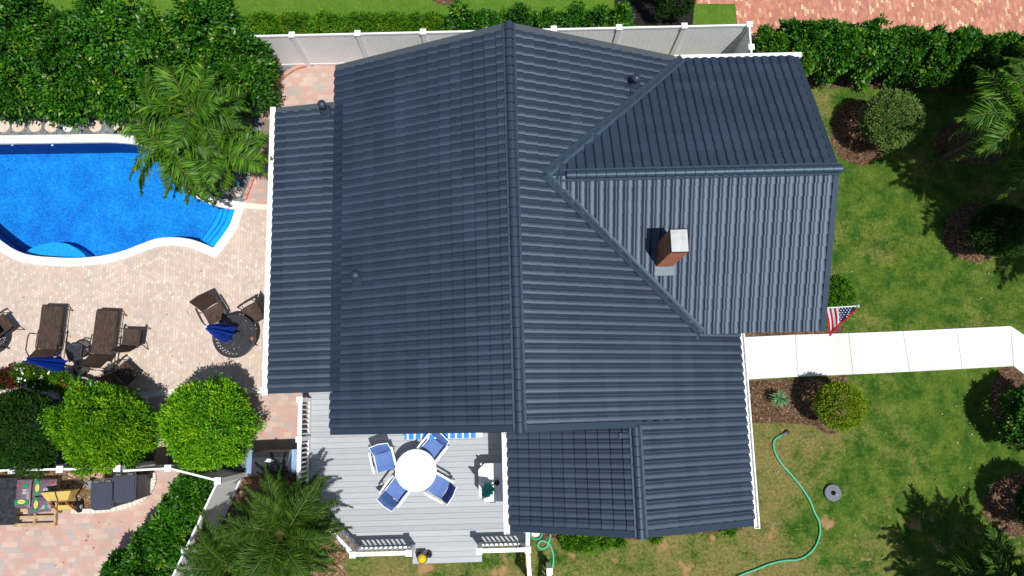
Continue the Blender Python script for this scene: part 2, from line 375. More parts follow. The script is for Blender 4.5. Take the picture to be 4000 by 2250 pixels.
def mat_water():
    t = NT('pool_water'); nt = t.t; nt.nodes.remove(t.b); out = [x for x in nt.nodes if x.type == 'OUTPUT_MATERIAL'][0]
    tr = t.n('ShaderNodeBsdfTransparent'); tr.inputs[0].default_value = (.82, .93, 1, 1)
    gl = t.n('ShaderNodeBsdfGlossy'); gl.inputs['Roughness'].default_value = .06
    v = t.co(); n = t.noise(v, 9, 5, .6); bp = t.n('ShaderNodeBump'); bp.inputs['Strength'].default_value = .5; bp.inputs['Distance'].default_value = .03
    t.l(n, bp.inputs['Height']); t.l(bp.outputs[0], gl.inputs['Normal'])
    fr = t.n('ShaderNodeFresnel'); fr.inputs[0].default_value = 1.33; t.l(bp.outputs[0], fr.inputs['Normal'])
    ms = t.n('ShaderNodeMixShader'); t.l(fr.outputs[0], ms.inputs[0]); t.l(tr.outputs[0], ms.inputs[1]); t.l(gl.outputs[0], ms.inputs[2]); t.l(ms.outputs[0], out.inputs[0]); return t.m
M['water'] = mat_water()
M['wrap'] = plain('black_stretch_wrap', (.03, .03, .035, 1), .25, .5, 10, spec=.7, bump=.9, bscale=9)
M['flag_red'] = plain('flag_red', (.42, .012, .03, 1), .7, .05); M['flag_white'] = plain('flag_white', (.66, .64, .66, 1), .7, .04); M['flag_blue'] = plain('flag_navy', (.01, .03, .10, 1), .7, .05)
# ================================================================ GROUND AND PAVING
pool_in_px = [(-120, 562), (20, 560), (180, 558), (330, 556), (455, 556), (560, 570), (630, 612), (684, 701), (723, 740), (783, 778), (834, 800), (881, 812), (924, 818),
 (903, 877), (877, 919), (836, 972), (804, 958), (749, 939), (684, 931), (616, 936), (556, 956), (492, 981), (428, 998), (364, 1007), (299, 1011), (214, 1009), (128, 1001), (64, 981), (0, 939), (-70, 880), (-160, 800), (-230, 700), (-200, 610)]
pc = pxs(pool_in_px)
def smooth_seg(pts, i0, i1, n=4): return spline(pts[i0:i1 + 1], n)[:-1]
pool_in = smooth_seg(pc, 0, 12) + smooth_seg(pc, 12, 15) + smooth_seg(pc, 15, len(pc) - 1) + [pc[-1]]
pool_in = ccw(pool_in)
def offset_poly(P, d):
    out = []; n = len(P)
    for i in range(n):
        a, b, c = P[i - 1], P[i], P[(i + 1) % n]
        n1 = Vector(((b - a).y, -(b - a).x, 0)).normalized(); n2 = Vector(((c - b).y, -(c - b).x, 0)).normalized()
        m = (n1 + n2); k = m.length; m = m / k if k > 1e-6 else n1
        out.append(b + m * (d / max(.45, m.dot(n1))))
    return out
pool_out = offset_poly(pool_in, .235)
hole = offset_poly(pool_in, .06)
MB().sheet([(-90, -70), (90, -70), (90, 90), (-90, 90)], 0, [hole]).build('lawn', M['lawn'], kind='structure')
yN = 10.62
MB().sheet([(-60, yN), (7.4, yN), (7.4, 40), (-60, 40)], .004).build('north_lawn', M['lawn_n'], kind='structure')
# paving, one thin sheet above the other
path_edge = [(1330, 250), (1250, 250), (1200, 257), (1160, 268), (1128, 287), (1098, 312), (1077, 338), (1058, 370), (1047, 398), (1038, 430), (1034, 470), (1036, 530), (1030, 590), (1012, 640), (985, 710), (958, 782)]
pe = spline(pxs(path_edge), 4)
pinkpoly = pe + pxs([(958, 786), (945, 860), (1070, 1000), (1100, 1500), (1000, 1536), (-150, 1536), (-150, 2300), (430, 2300), (700, 1880), (1000, 1850), (1180, 1850), (1400, 1700), (1500, 1400), (1500, 250)])
# pink patio right of gravel, between deck and pool deck
MB().sheet(pe + pxs([(940, 800), (1200, 800), (1500, 800), (1500, 250)]), .012).build('side_patio', M['paver_pink'], kind='structure')
MB().sheet(pxs([(560, 1530), (1300, 1530), (1300, 1700), (1190, 1850), (940, 1850), (930, 1880), (858, 1880), (660, 1832), (560, 1832)]), .010).build('lower_patio', M['paver_pink'], kind='structure')
MB().sheet(pxs([(-200, 1832), (660, 1832), (858, 1880), (760, 1900), (640, 2090), (420, 2230), (360, 2400), (-200, 2400)]), .014).build('side_driveway', M['paver_pink'], kind='structure')
deck_poly = pxs([(-260, 560), (-150, 520), (-60, 1460), (0, 1480), (110, 1512), (250, 1536), (520, 1540), (1000, 1530), (1250, 1526), (1300, 900), (1300, 800), (958, 790)])
# pool deck: outer loop minus pool
pd = pxs([(-330, 900), (-330, 1560), (250, 1560), (520, 1545), (760, 1541), (1250, 1534), (1300, 1000), (1300, 806), (955, 806)])
# drop the part north of the pool: follow the coping centre line from the right corner round the south side
mid = offset_poly(pool_in, .12)
def near(P, q): return min(range(len(P)), key=lambda i: (P[i] - q).length)
i0 = near(mid, at(924, 818)); i1 = near(mid, at(-200, 740))
seq = []; i = i0
while i != i1: seq.append(mid[i]); i = (i - 1) % len(mid)
seq.append(mid[i1])
MB().sheet(pd + seq, .018).build('pool_deck', M['paver_small'], kind='structure')
MB().sheet(pxs([(945, 792), (1300, 820), (1300, 848), (950, 812)]), .024).build('cream_border', M['paver_cream'], kind='structure')
cb = [(-100, 1492), (0, 1503), (60, 1514), (110, 1530), (250, 1532), (420, 1536), (560, 1532), (640, 1522), (760, 1518), (1040, 1512), (1260, 1508)]
cb2 = [(x, y + 24) for x, y in cb[::-1]]
MB().sheet(spline(pxs(cb), 3) + spline(pxs(cb2), 3), .022).build('cream_border', M['paver_cream'], kind='structure')
# gravel and beds
gpoly = pxs([(-330, 330), (1090, 330)]) + spline(pxs(path_edge[5:]), 3) + [mid[j] for j in []]
i2 = near(mid, at(955, 800)); i3 = near(mid, at(-120, 550)); seq = []; i = i2
while i != i3: seq.append(mid[i]); i = (i + 1) % len(mid)
seq.append(mid[i3])
MB().sheet(gpoly + seq + pxs([(-330, 540)]), .006).build('gravel_bed', M['gravel'], kind='structure')
MB().sheet(pxs([(1060, 235), (1230, 235), (1205, 262), (1130, 290), (1085, 330), (1040, 330)]), .008).build('gravel_bed', M['gravel'], kind='structure')
MB().sheet(pxs([(-200, 1535), (60, 1556), (250, 1560), (560, 1556), (600, 1600), (610, 1760), (592, 1832), (-200, 1832)]), .026).build('gravel_bed', M['gravel'], kind='structure')
MB().sheet(pxs([(655, 1556), (960, 1556), (985, 1640), (985, 1850), (930, 1880), (858, 1880), (660, 1832)]), .026).build('gravel_bed', M['gravel'], kind='structure')
MB().sheet(pxs([(-200, 1832), (600, 1832), (604, 1880), (572, 1935), (520, 1966), (440, 1985), (360, 1992), (250, 1992), (-200, 1992)]), .028).build('soil_bed', M['chips'], kind='structure')
MB().sheet(pxs([(955, 1850), (1180, 1850), (1400, 1880), (1420, 2150), (1330, 2200), (1375, 2260), (1300, 2400), (600, 2400), (690, 2180), (850, 1890)]), .008).build('palm_bed', M['chips'], kind='structure')
def bed(L, z=.006, mat='mulch', name='mulch_bed', sm=True):
    P = pxs(L); P = spline(P, 4, True) if sm else P
    MB().sheet(P, z).build(name, M[mat], kind='structure')
bed(ellipse(3362, 520, 118, 125, 22, .04, 3))
bed([(3100, 300), (3400, 310), (4200, 320), (4200, 380), (3900, 360), (3520, 352), (3400, 346), (3150, 342)], sm=False)
bed(ellipse(3800, 560, 150, 90, 22, .05, 5)); bed(ellipse(3810, 910, 125, 112, 22, .05, 6))
bed([(2890, 1489), (3313, 1469), (3321, 1511), (3330, 1600), (3310, 1655), (3285, 1682), (3250, 1696), (3225, 1694), (3174, 1662), (3100, 1655), (2900, 1652)], sm=False)
bed([(2880, 1280), (3300, 1275), (3285, 1303), (3200, 1308), (2880, 1318)], sm=False)
bed([(3901, 1438), (3940, 1432), (3965, 1440), (4300, 1640), (4300, 1950), (4110, 1840), (3957, 1735), (3900, 1690), (3870, 1600), (3880, 1500)], sm=False)
bed(ellipse(3985, 1975, 150, 120, 22, .05, 8)); bed(ellipse(3290, 1150, 55, 62, 18, .05, 9)); bed(ellipse(1745, -20, 68, 40, 18, .05, 9), .012)
bed([(2060, 2070), (2900, 2040), (2900, 2072), (2620, 2092), (2480, 2108), (2300, 2112), (2060, 2104)], sm=False)
MB().sheet(pxs([(2400, -60), (2720, -60), (2705, 100), (2400, 100)]), .016).build('soil_bed', M['soil'], kind='structure')  # bed darkened to near black, a cast shadow put into its colour
MB().sheet(pxs([(2705, -300), (2712, 16), (2871, 17), (2878, 96), (2950, 235), (4500, 300), (4500, -300)]), .02).build('brick_driveway', M['paver_brick'], kind='structure')
# sidewalk, one slab per joint
sw = thing('sidewalk', 'pale concrete front walkway of square slabs leading right from the house', 'walkway', at(3400, 1400), None); sw['kind'] = 'structure'
del sw['category']
tops = [(2700, 1328), (3103, 1308), (3310, 1302), (3522, 1294), (3731, 1284), (3941, 1274)]
bots = [(2710, 1494), (3114, 1472), (3328, 1463), (3548, 1453), (3753, 1442), (3953, 1431)]
def slab(q, z1=.07, g=.007):
    P = pxs(q); c = sum(P, Vector()) / len(P); P = [p + (c - p).normalized() * g for p in P]
    MB().prism(P, -.03, z1).build('slab', M['concrete'], sw)
for a in range(5): slab([tops[a], tops[a + 1], bots[a + 1], bots[a]])
slab([tops[5], (4180, 1430), (4180, 1600), bots[5]])
# ---------------- pool
basin = MB(); D = -1.1
basin.cur = 0; basin.sheet(pool_in, D)
basin.cur = 1
n = len(pool_in)
basin.add([(p.x, p.y, D) for p in hole] + [(p.x, p.y, -.02) for p in hole], [(i, (i + 1) % n, n + (i + 1) % n, n + i) for i in range(n)])
basin.cur = 0; basin.sheet(hole, D - .004)
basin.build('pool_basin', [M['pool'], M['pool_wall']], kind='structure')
steps = [[(930, 812), (842, 806), (815, 860), (765, 935), (760, 950), (850, 980)], [(930, 812), (869, 811), (848, 870), (790, 945), (785, 960), (850, 980)], [(930, 812), (898, 814), (876, 880), (818, 955), (812, 965), (850, 980)]]
for k, q in enumerate(steps):
    Q_ = pxs(q[1:5], -.3); zt_ = -.62 + .2 * k
    tr_ = MB()
    for a_, b_ in zip(spline(Q_, 3)[:-1], spline(Q_, 3)[1:]): tr_.bar(a_.xy.to_3d() + Vector((0, 0, zt_ + .006)), b_.xy.to_3d() + Vector((0, 0, zt_ + .006)), .05, .012)
    tr_.build('step_trim', M['pool'], kind='structure')
    MB().prism(pxs(q, -.3), D, -.62 + .2 * k).build('pool_step', M['pool_step'], kind='structure')
MB().prism(spline(pxs([(95, 978), (140, 956), (200, 944), (250, 948), (295, 970), (338, 1008), (345, 1030), (200, 1035), (100, 1010)], -.3), 4, True), D, -.42).build('pool_bench', M['pool_bench'], kind='structure')
MB().sheet(hole, -.07).build('pool_water', M['water'], kind='structure')
# coping stones
cop = thing('pool_coping', 'white travertine coping stones running round the edge of the swimming pool', 'pool coping', at(500, 990))
tot = [0]
for i in range(n): tot.append(tot[-1] + (pool_in[(i + 1) % n] - pool_in[i]).length)
k = 0; run = [0]
def copstone(idx):
    a = [pool_in[i % n] for i in idx]; b = [pool_out[i % n] for i in idx]
    a0 = a[0].lerp(a[1], .02); b0 = b[0].lerp(b[1], .02); a[0] = a0; b[0] = b0
    a = [p + (q - p).normalized() * -.02 for p, q in zip(a, b)]
    MB().prism(a + b[::-1], -.04, .05).build('coping_stone', M['coping'], cop)
s0 = 0
for i in range(1, n + 1):
    if tot[i] - tot[s0] > .42 or i == n: copstone(list(range(s0, i + 1))); s0 = i
# edging bricks along the gravel, stepping stones, skimmer lid, rocks
E = MB(); ep = spline(pxs(path_edge[1:]), 3)
ed = thing('paver_edging', 'curved edging of pink pavers between the gravel bed and the side path', 'edging', at(1120, 290)) 
for a, b in zip(ep[:-1], ep[1:]):
    L = (b - a).length; kk = max(1, round(L / .2))
    for j in range(kk):
        p = a.lerp(b, j / kk); q = a.lerp(b, (j + .93) / kk); MB().bar(p + Vector((0, 0, .05)), q + Vector((0, 0, .05)), .10, .10).build('edging_brick', M['paver_edge'], ed)
sx = ['half hidden at the left edge of the photo', 'second from the left edge by the pool', 'third from the left beside the pool', 'just left of the white skimmer lid', 'on the gravel right of the skimmer lid', 'tucked under the left side of the pool palm', 'farthest right, under the pool palm fronds']
for i, x in enumerate([17, 75, 141, 203, 376, 470, 560]):
    r = random.Random(i); p = at(x, 495, .0); o = MB().prism([p + Vector((.19 * math.cos(t) * r.uniform(.93, 1.05), .19 * math.sin(t) * r.uniform(.93, 1.05), 0)) for t in [math.tau * k / 18 for k in range(18)]], 0, .045)
    o = o.build('stepping_stone', M['travertine']); tag(o, 'round beige stepping stone ' + sx[i], 'stepping stone', 'round stepping stones along the pool')
sk = thing('skimmer_lid', 'white round skimmer lid with two finger holes on the pool gravel', 'skimmer lid', at(267, 500))
o = MB().lathe([(.13, 0), (.14, .03), (.13, .05)], (*at(267, 500).xy, .0), 24).build('lid', M['white'], sk)
for dy in (-.035, .035): c = at(267, 500); MB().lathe([(.014, .05), (.014, .054)], (c.x, c.y + dy, 0), 10).build('finger_hole', M['black'], sk)
def rock(px, py, s, label, seed, mat='rock', z=0):
    r = random.Random(seed); c = at(px, py, z); m = MB(); N = 9; vs = []; fs = []
    m.lathe([(.55, 0), (.95, .25), (1, .5), (.7, .85), (.2, 1)], (0, 0, 0), N)
    m.v = [(x * s * r.uniform(.8, 1.15) + c.x, y * s * .85 * r.uniform(.8, 1.15) + c.y, zz * s * .9 * r.uniform(.85, 1.1) + z) for x, y, zz in m.v]
    return m.build('rock', M[mat], label=label, cat='rock', group='rocks beside the pool')
rock(926, 752, .20, 'pale angular boulder at the right end of the pool coping', 1); rock(878, 748, .12, 'small pale rock between the boulder and the palm fronds', 2); rock(790, 690, .14, 'pale rock under the palm by the curved coping', 4)
o = MB().lathe([(.06, 0), (.06, .05), (.035, .055), (.035, .02)], (*at(933, 716).xy, 0), 16).build('valve_ring', M['pool_light'], label='small turquoise ring valve cover on grey gravel near the boulder', cat='valve cover')
o = MB().lathe([(.02, 0), (.075, .02), (.08, .05), (.04, .07)], (*at(1052, 661).xy, 0.02), 16).build('float', M['pool_light'], label='turquoise round pool float tucked beside the house gutter', cat='pool float')
o = MB().box(0, .28, 0, .85, 0, .55); o.v = [(v[0] + at(1052, 600).x - .05, v[1] + at(1052, 600).y, v[2]) for v in o.v]; o.build('utility_cabinet', plain('tan_box', (.2, .16, .11, 1), .6), label='tan utility box against the west wall above the turquoise float', cat='utility box')
# curb round the bin area
c = spline(pxs([(603, 1846), (604, 1885), (575, 1936), (522, 1968), (440, 1988), (360, 1995), (285, 1994)]), 4); cu = thing('stone_curb', 'curved white stone curb round the bin storage bed', 'curb', at(560, 1950)); 
for a, b in zip(c[:-1], c[1:]): MB().bar(a + Vector((0, 0, .05)), a.lerp(b, .94) + Vector((0, 0, .05)), .13, .1).build('curb_stone', M['curb'], cu)
for i, (x, y) in enumerate([(315, 1847), (350, 1852), (372, 1848), (395, 1853), (290, 1856)]):
    p = at(x, y, 0); MB().obox((p.x, p.y, .07), (.2, .16, .1), rz=random.uniform(-.2, .2)).build('loose_paver', M['paver_edge'], label='loose tan paver on soil under the white fence, number' if 0 else ['tan block second from left in the row under the fence', 'tan block in the middle of the row under the fence', 'tan block right of the middle in the row under the fence', 'rightmost tan block of the row under the fence', 'leftmost tan block of the row under the fence'][i], cat='paver', group='loose pavers under the fence')

# ================================================================ HOUSE
K = {}
Xr, Zr, Yn, Ys = .214, 5.055, 8.924, -.448
Xm, Zm, Xw, Zw, Yen, Yes = -4.279, 3.109, -5.929, 2.70, 7.972, .562
Xe, Ze, Yce = 5.805, 2.635, -2.882
Xc, Xcw, Zcw = 2.877, -.045, 2.438
sm = (Zr - Ze) / (Xe - Xr); Zc = Zr - sm * (Xc - Xr)
kb = 8.688e-4 / 8.995e-4
Zb, Yb, Xb, Yb1, Yb0, Zbe = 4.704, 5.275, 7.773, 8.889, 1.740, 3.10
hl = 'single storey house with a dark slate blue tiled roof and white gutters'
house = thing('house', hl, 'house', (0, 3, 0))
mainz = lambda x: Zr - sm * abs(x - Xr) if x > Xr else Zr - (Zr - Zm) / (Xr - Xm) * (Xr - x)
bz = lambda y: Zb - (Zb - Zbe) / ((Yb1 - Yb0) / 2) * abs(y - (Yb1 + Yb0) / 2)
Yb = (Yb1 + Yb0) / 2
# walls under the roofs
w = MB(); z0 = -.2
def gable_x(x0, x1, y0, y1, xr, f):      # ridge along Y
    for y in (y0, y1):
        w.add([(x0, y, z0), (x1, y, z0), (x1, y, f(x1) - .12), (xr, y, f(xr) - .12), (x0, y, f(x0) - .12)], [(0, 1, 2, 3, 4)])
    for x in (x0, x1): w.add([(x, y0, z0), (x, y1, z0), (x, y1, f(x) - .12), (x, y0, f(x) - .12)], [(0, 1, 2, 3)])
gable_x(Xm + .35, Xe - .5, Ys + .3, Yn - .35, Xr, mainz)
gable_x(Xw + .4, Xm + .5, Yes + .3, Yen - .3, Xm + .3, lambda x: Zw - .04 + (Zm - Zw) * (x - Xw) / (Xm - Xw))
w.add([(4, Yb0 + .4, z0), (Xb - .35, Yb0 + .4, z0), (Xb - .35, Yb0 + .4, 3.1), (4, Yb0 + .4, 3.1)], [(0, 1, 2, 3)])
w.add([(4, Yb1 - .4, z0), (Xb - .35, Yb1 - .4, z0), (Xb - .35, Yb1 - .4, 3.1), (4, Yb1 - .4, 3.1)], [(0, 1, 2, 3)])
w.add([(Xb - .35, Yb0 + .4, z0), (Xb - .35, Yb1 - .4, z0), (Xb - .35, Yb1 - .4, 3.1), (Xb - .35, Yb, Zb - .15), (Xb - .35, Yb0 + .4, 3.1)], [(0, 1, 2, 3, 4)])
w.add([(Xcw + .45, Ys + .35, z0), (Xcw + .45, Yce + .3, z0), (Xcw + .45, Yce + .3, 2.5), (Xcw + .45, Ys + .35, 2.5)], [(0, 1, 2, 3)])
w.add([(Xcw + .45, Yce + .3, z0), (Xe - .5, Yce + .3, z0), (Xe - .5, Yce + .3, 2.6), (Xc, Yce + .3, Zc - .15), (Xcw + .45, Yce + .3, 2.5)], [(0, 1, 2, 3, 4)])
w.add([(Xe - .5, Yce + .3, z0), (Xe - .5, Ys + .35, z0), (Xe - .5, Ys + .35, 2.6), (Xe - .5, Yce + .3, 2.6)], [(0, 1, 2, 3)])
w.build('wall', M['siding'], house)
fw = MB().box(Xb - .36, Xb - .33, 3.6, 5.0, .9, 2.2).build('window', M['white_paint'], house); MB().box(Xb - .345, Xb - .325, 3.68, 4.92, .98, 2.12).build('pane', M['dark_iron'], fw)
fd = MB().box(Xe - .51, Xe - .47, .55, 1.5, 0.1, 2.2).build('door', M['white_paint'], house)

# tile profile, one barrel and one pan per tile; x = 0 is the side with the deep joint
PROF = [(0, -.018), (.06, -.018), (.075, .014), (.11, .029), (.20, .038), (.36, .042), (.52, .040), (.64, .033), (.71, .023), (.76, .016), (.80, .015), (.965, .013), (1, .0)]
TW, TE = .2175, .306
def tile_mesh(wd, e, tint, flip):
    vs = []; fs = []; n = len(PROF); nose = .050
    for v, dz in ((0, nose), (e, 0)):
        for s_, h in PROF: s2 = 1 - s_ if flip else s_; vs.append((s2 * wd, v, h + dz))
    for dz, v in ((nose, 0), (.024, .001)):
        for s_, h in PROF: s2 = 1 - s_ if flip else s_; vs.append((s2 * wd, v, h + dz))
    for i in range(n - 1):
        a = (i, i + 1, n + i + 1, n + i); c = (3 * n + i, 3 * n + i + 1, 2 * n + i + 1, 2 * n + i)
        if flip: a = a[::-1]; c = c[::-1]
        fs += [a, c]
    me = bpy.data.meshes.new('roof_tile'); me.from_pydata(vs, [], fs); me.materials.append(M['roof'])
    at_ = me.attributes.new('tint', 'FLOAT', 'POINT'); at_.data.foreach_set('value', [tint] * len(vs))
    me.polygons.foreach_set('use_smooth', [(k % 2 == 0) for k in range(len(fs))]); me.update(); return me
tiles = []       # (matrix, width, exposure, tint, flip, slope part)
slopes = {}
def add_slope(name, P0, along, down, L, Dn, skip=None, joint=(0, -1, 0), tb=0):
    """P0 = corner at ridge level, along = unit vec along ridge, down = unit vec down the slope, Dn slope length"""
    P0 = Vector(P0); along = Vector(along); down = Vector(down).normalized(); up = -down; nrm = along.cross(up)
    if nrm.z < 0: nrm = -nrm
    nr = round(L / TW); nc = round(Dn / TE); wd = L / nr; e = Dn / nc
    m = MB(); q = [P0 - nrm * .03, P0 + along * L - nrm * .03, P0 + along * L + down * Dn - nrm * .03, P0 + down * Dn - nrm * .03]
    m.hexa([v - nrm * .05 for v in q] + q)
    sp = m.build(name, M['trim'], house)
    slopes[name] = sp
    right_handed = along.cross(up).dot(nrm) > 0
    A = along if right_handed else -along
    fl = A.dot(Vector(joint)) > 0
    for c in range(nc):
        for r in range(nr):
            o = P0 + down * (e * (c + 1)) + along * (wd * (r if right_handed else r + 1))
            ctr = P0 + down * (e * (c + .5)) + along * (wd * (r + .5))
            if skip and skip(ctr): continue
            Mx = Matrix((A, up, nrm)).transposed().to_4x4(); Mx.translation = o
            g = random.Random((c * 131 + (r + (c * 3) % 7) // 7 * 17 + hash(name) % 5) if 0 else (c * 131 + ((r + c * 3) // 7) * 17 + len(name))).random()
            tiles.append((Mx, round(wd, 4), round(e, 4), min(1, max(0, g * .8 + random.uniform(-.1, .25))) + tb, fl, name, ctr))
def dirn(a, b): return (Vector(b) - Vector(a)).normalized()
# west main slope: upper part, darker steeper course, then lower extension
mw = (Zr - Zm) / (Xr - Xm)
xb = Xm + .283                                         # inner edge of the steep course
dw = Vector((-1, 0, -mw)).normalized()
Lw = (Vector((Xm, 0, Zm)) - Vector((Xr, 0, Zr))).length
Lw2 = (Vector((xb, 0, mainz(xb))) - Vector((Xr, 0, Zr))).length
y_a, y_b = Yes + .10, Yen - .10; RI = .12
add_slope('west_slope', (Xr, Ys + RI, Zr), (0, 1, 0), dw, Yn - Ys - 2 * RI, Lw, skip=lambda c: c.x < xb and y_a - .04 < c.y < y_b + .04)
P = Vector((xb, y_a, mainz(xb))); Q = Vector((Xm, y_a, Zm - .11)); add_slope('steep_course', P, (0, 1, 0), dirn(P, Q), y_b - y_a, (Q - P).length)
P = Vector((Xm, y_a, Zm - .11)); Q = Vector((Xw, y_a, Zw)); add_slope('extension_slope', P, (0, 1, 0), dirn(P, Q), y_b - y_a, (Q - P).length)
de = Vector((1, 0, -sm)).normalized(); Le = (Vector((Xe, 0, Ze)) - Vector((Xr, 0, Zr))).length
inB = lambda c, m=.24: (Yb0 < c.y < Yb1 and bz(c.y) > mainz(c.x) + m)
add_slope('east_slope', (Xr, Ys + RI, Zr), (0, 1, 0), de, Yn - Ys - 2 * RI, Le, skip=lambda c: inB(c) or (c.y > Yb0 and c.x > 4.72 + .2))
Lc = (Vector((Xe, 0, Ze)) - Vector((Xc, 0, Zc))).length
add_slope('south_east_slope', (Xc, Yce + RI, Zc), (0, 1, 0), de, Ys - Yce, Lc)
dcw = dirn((Xc, 0, Zc), (Xcw, 0, Zcw)); Lcw = (Vector((Xc, 0, Zc)) - Vector((Xcw, 0, Zcw))).length
add_slope('south_west_slope', (Xc, Yce + RI, Zc), (0, 1, 0), dcw, Ys - Yce + .05, Lcw)
sB = (Zb - Zbe) / (Yb - Yb0); Xv = Xr + (Zr - Zb) / sm; LB = math.hypot(Yb - Yb0, Zb - Zbe)
skB = lambda c: mainz(c.x) > bz(c.y) + .24
chx0, chx1, chy0, chy1 = 3.59, 3.98, 3.29, 3.80
add_slope('gable_south_slope', (Xv, Yb, Zb), (1, 0, 0), (0, -1, -sB), Xb - RI - Xv, LB, skip=lambda c: skB(c) or (chx0 < c.x < chx1 and chy0 - .2 < c.y < chy1), joint=(1, 0, 0))
add_slope('gable_north_slope', (Xv, Yb, Zb), (1, 0, 0), (0, 1, -sB), Xb - RI - Xv, LB, skip=skB, joint=(-1, 0, 0))
camv = Vector((0, 0, CAM_H))
tiles.sort(key=lambda t: (t[6] - camv).length + (0 if abs(t[6].x - .3) < 4 else .5))
cache = {}
for i, (Mx, wd, e, tint, flip, nm, ctr) in enumerate(tiles[:300]):
    tk = round(min(1.2, tint) * 7) / 7; key = (wd, e, tk, flip)
    if key not in cache: cache[key] = tile_mesh(wd, e, tk, flip)
    o = bpy.data.objects.new('roof_tile', cache[key]); COL.objects.link(o); o.parent = slopes[nm]
    o.matrix_basis = Matrix.Translation(-house.location) @ Mx
tm = MB(); tv = []; sm_ = []
protos = {}
for Mx, wd, e, tint, flip, nm, ctr in tiles[300:]:
    key = (wd, e, flip)
    if key not in protos:
        me = tile_mesh(wd, e, 0, flip); protos[key] = (np.array([v.co[:] for v in me.vertices]), [tuple(p.vertices) for p in me.polygons])
    V, F = protos[key]; b = len(tm.v); j = np.array(Mx); VV = V @ j[:3, :3].T + j[:3, 3]
    tm.v += [tuple(x) for x in VV]; tm.f += [tuple(q + b for q in f) for f in F]; tm.m += [0] * len(F); tv += [tint] * len(V); sm_ += [k % 2 == 0 for k in range(len(F))]
o = tm.build('roof_tiles', M['roof'], house, kind='stuff')
a_ = o.data.attributes.new('tint', 'FLOAT', 'POINT'); a_.data.foreach_set('value', tv); o.data.polygons.foreach_set('use_smooth', sm_)
# ridge caps
def caps(P, Q, r=.098, pitch=.226):
    P = Vector(P); Q = Vector(Q); L = (Q - P).length; nn = round(L / pitch); d = (Q - P) / L; s = Vector((-d.y, d.x, 0)); step = L / nn
    vs = []; fs = []; N = 8
    for (v0, r0), (v1, r1) in (((.0, r * 1.09), (step - .014, r * .93)), ((.0, r * 1.0), (.0, r * 1.09))):
        k0 = len(vs)
        for v, rr in ((v0, r0), (v1, r1)):
            for k in range(N + 1): t = math.pi * k / N; vs.append(d * v + s * (rr * math.cos(t)) + Vector((0, 0, rr * math.sin(t) * .9)))
        for k in range(N): fs.append((k0 + k, k0 + N + 1 + k, k0 + N + 2 + k, k0 + k + 1))
    if 1:
        u_ = MB(); u_.tube([P - Vector((0, 0, .03)), Q - Vector((0, 0, .03))], r * .86, 12); u_.build('ridge_batten', M['rubber'], house)
    me = bpy.data.meshes.new('ridge_cap'); me.from_pydata([tuple(v) for v in vs], [], fs); me.materials.append(M['ridge']); me.polygons.foreach_set('use_smooth', [True] * len(fs)); me.update()
    for i in range(nn):
        o = bpy.data.objects.new('ridge_cap', me); COL.objects.link(o); o.parent = house; o.location = P + d * (step * i) - house.location
caps((Xr, Ys - .03, Zr + .03), (Xr, Yn + .05, Zr + .03)); caps((Xb + .05, Yb, Zb + .03), (Xv + .42, Yb, Zb + .03)); caps((Xc, Yce - .03, Zc + .03), (Xc, Ys + .02, Zc + .03))
fl = MB()    # narrow side flashings by the ridges
for s in (-1, 1):
    fl.bar((Xr + s * .125, Ys, Zr + .005), (Xr + s * .125, Yn, Zr + .005), .05, .03); fl.bar((Xc + s * .125, Yce, Zc + .002), (Xc + s * .125, Ys - .02, Zc + .002), .05, .03)
    fl.bar((Xv + .3, Yb + s * .125, Zb + .005), (Xb, Yb + s * .125, Zb + .005), .05, .03)
fl.build('ridge_flashing', M['trim'], house)
# rake trims
def rake(P, Q, wd=.17, mat='trim', name='rake_trim', h=.07, lift=.0): MB().bar(Vector(P) + Vector((0, 0, lift)), Vector(Q) + Vector((0, 0, lift)), wd, h).build(name, M[mat], house)
o = -.055
rake((Xr - .08, Yn + o, Zr - .03), (Xm, Yn + o, Zm), mat='rake'); rake((Xr + .08, Yn + o, Zr - .03), (4.5, Yn + o, mainz(4.5)), mat='rake')
rake((Xm - .02, Yen + o, Zm - .11), (Xw, Yen + o, Zw), mat='rake')
rake((Xr - .08, Ys - o, Zr - .03), (Xm, Ys - o, Zm), .15); rake((Xr + .08, Ys - o, Zr - .03), (Xc + .05, Ys - o, mainz(Xc + .05) + .03), .15, lift=.01)
rake((Xm, Yes - o, Zm - .11), (Xw, Yes - o, Zw), .12)
rake((Xc - .08, Yce - o, Zc - .03), (Xcw, Yce - o, Zcw), .15); rake((Xc + .08, Yce - o, Zc - .03), (Xe, Yce - o, Ze), .15)
rake((Xb + o, Yb - .08, Zb - .03), (Xb + o, Yb0, Zbe), .13); rake((Xb + o, Yb + .08, Zb - .03), (Xb + o, Yb1, Zbe), .13)
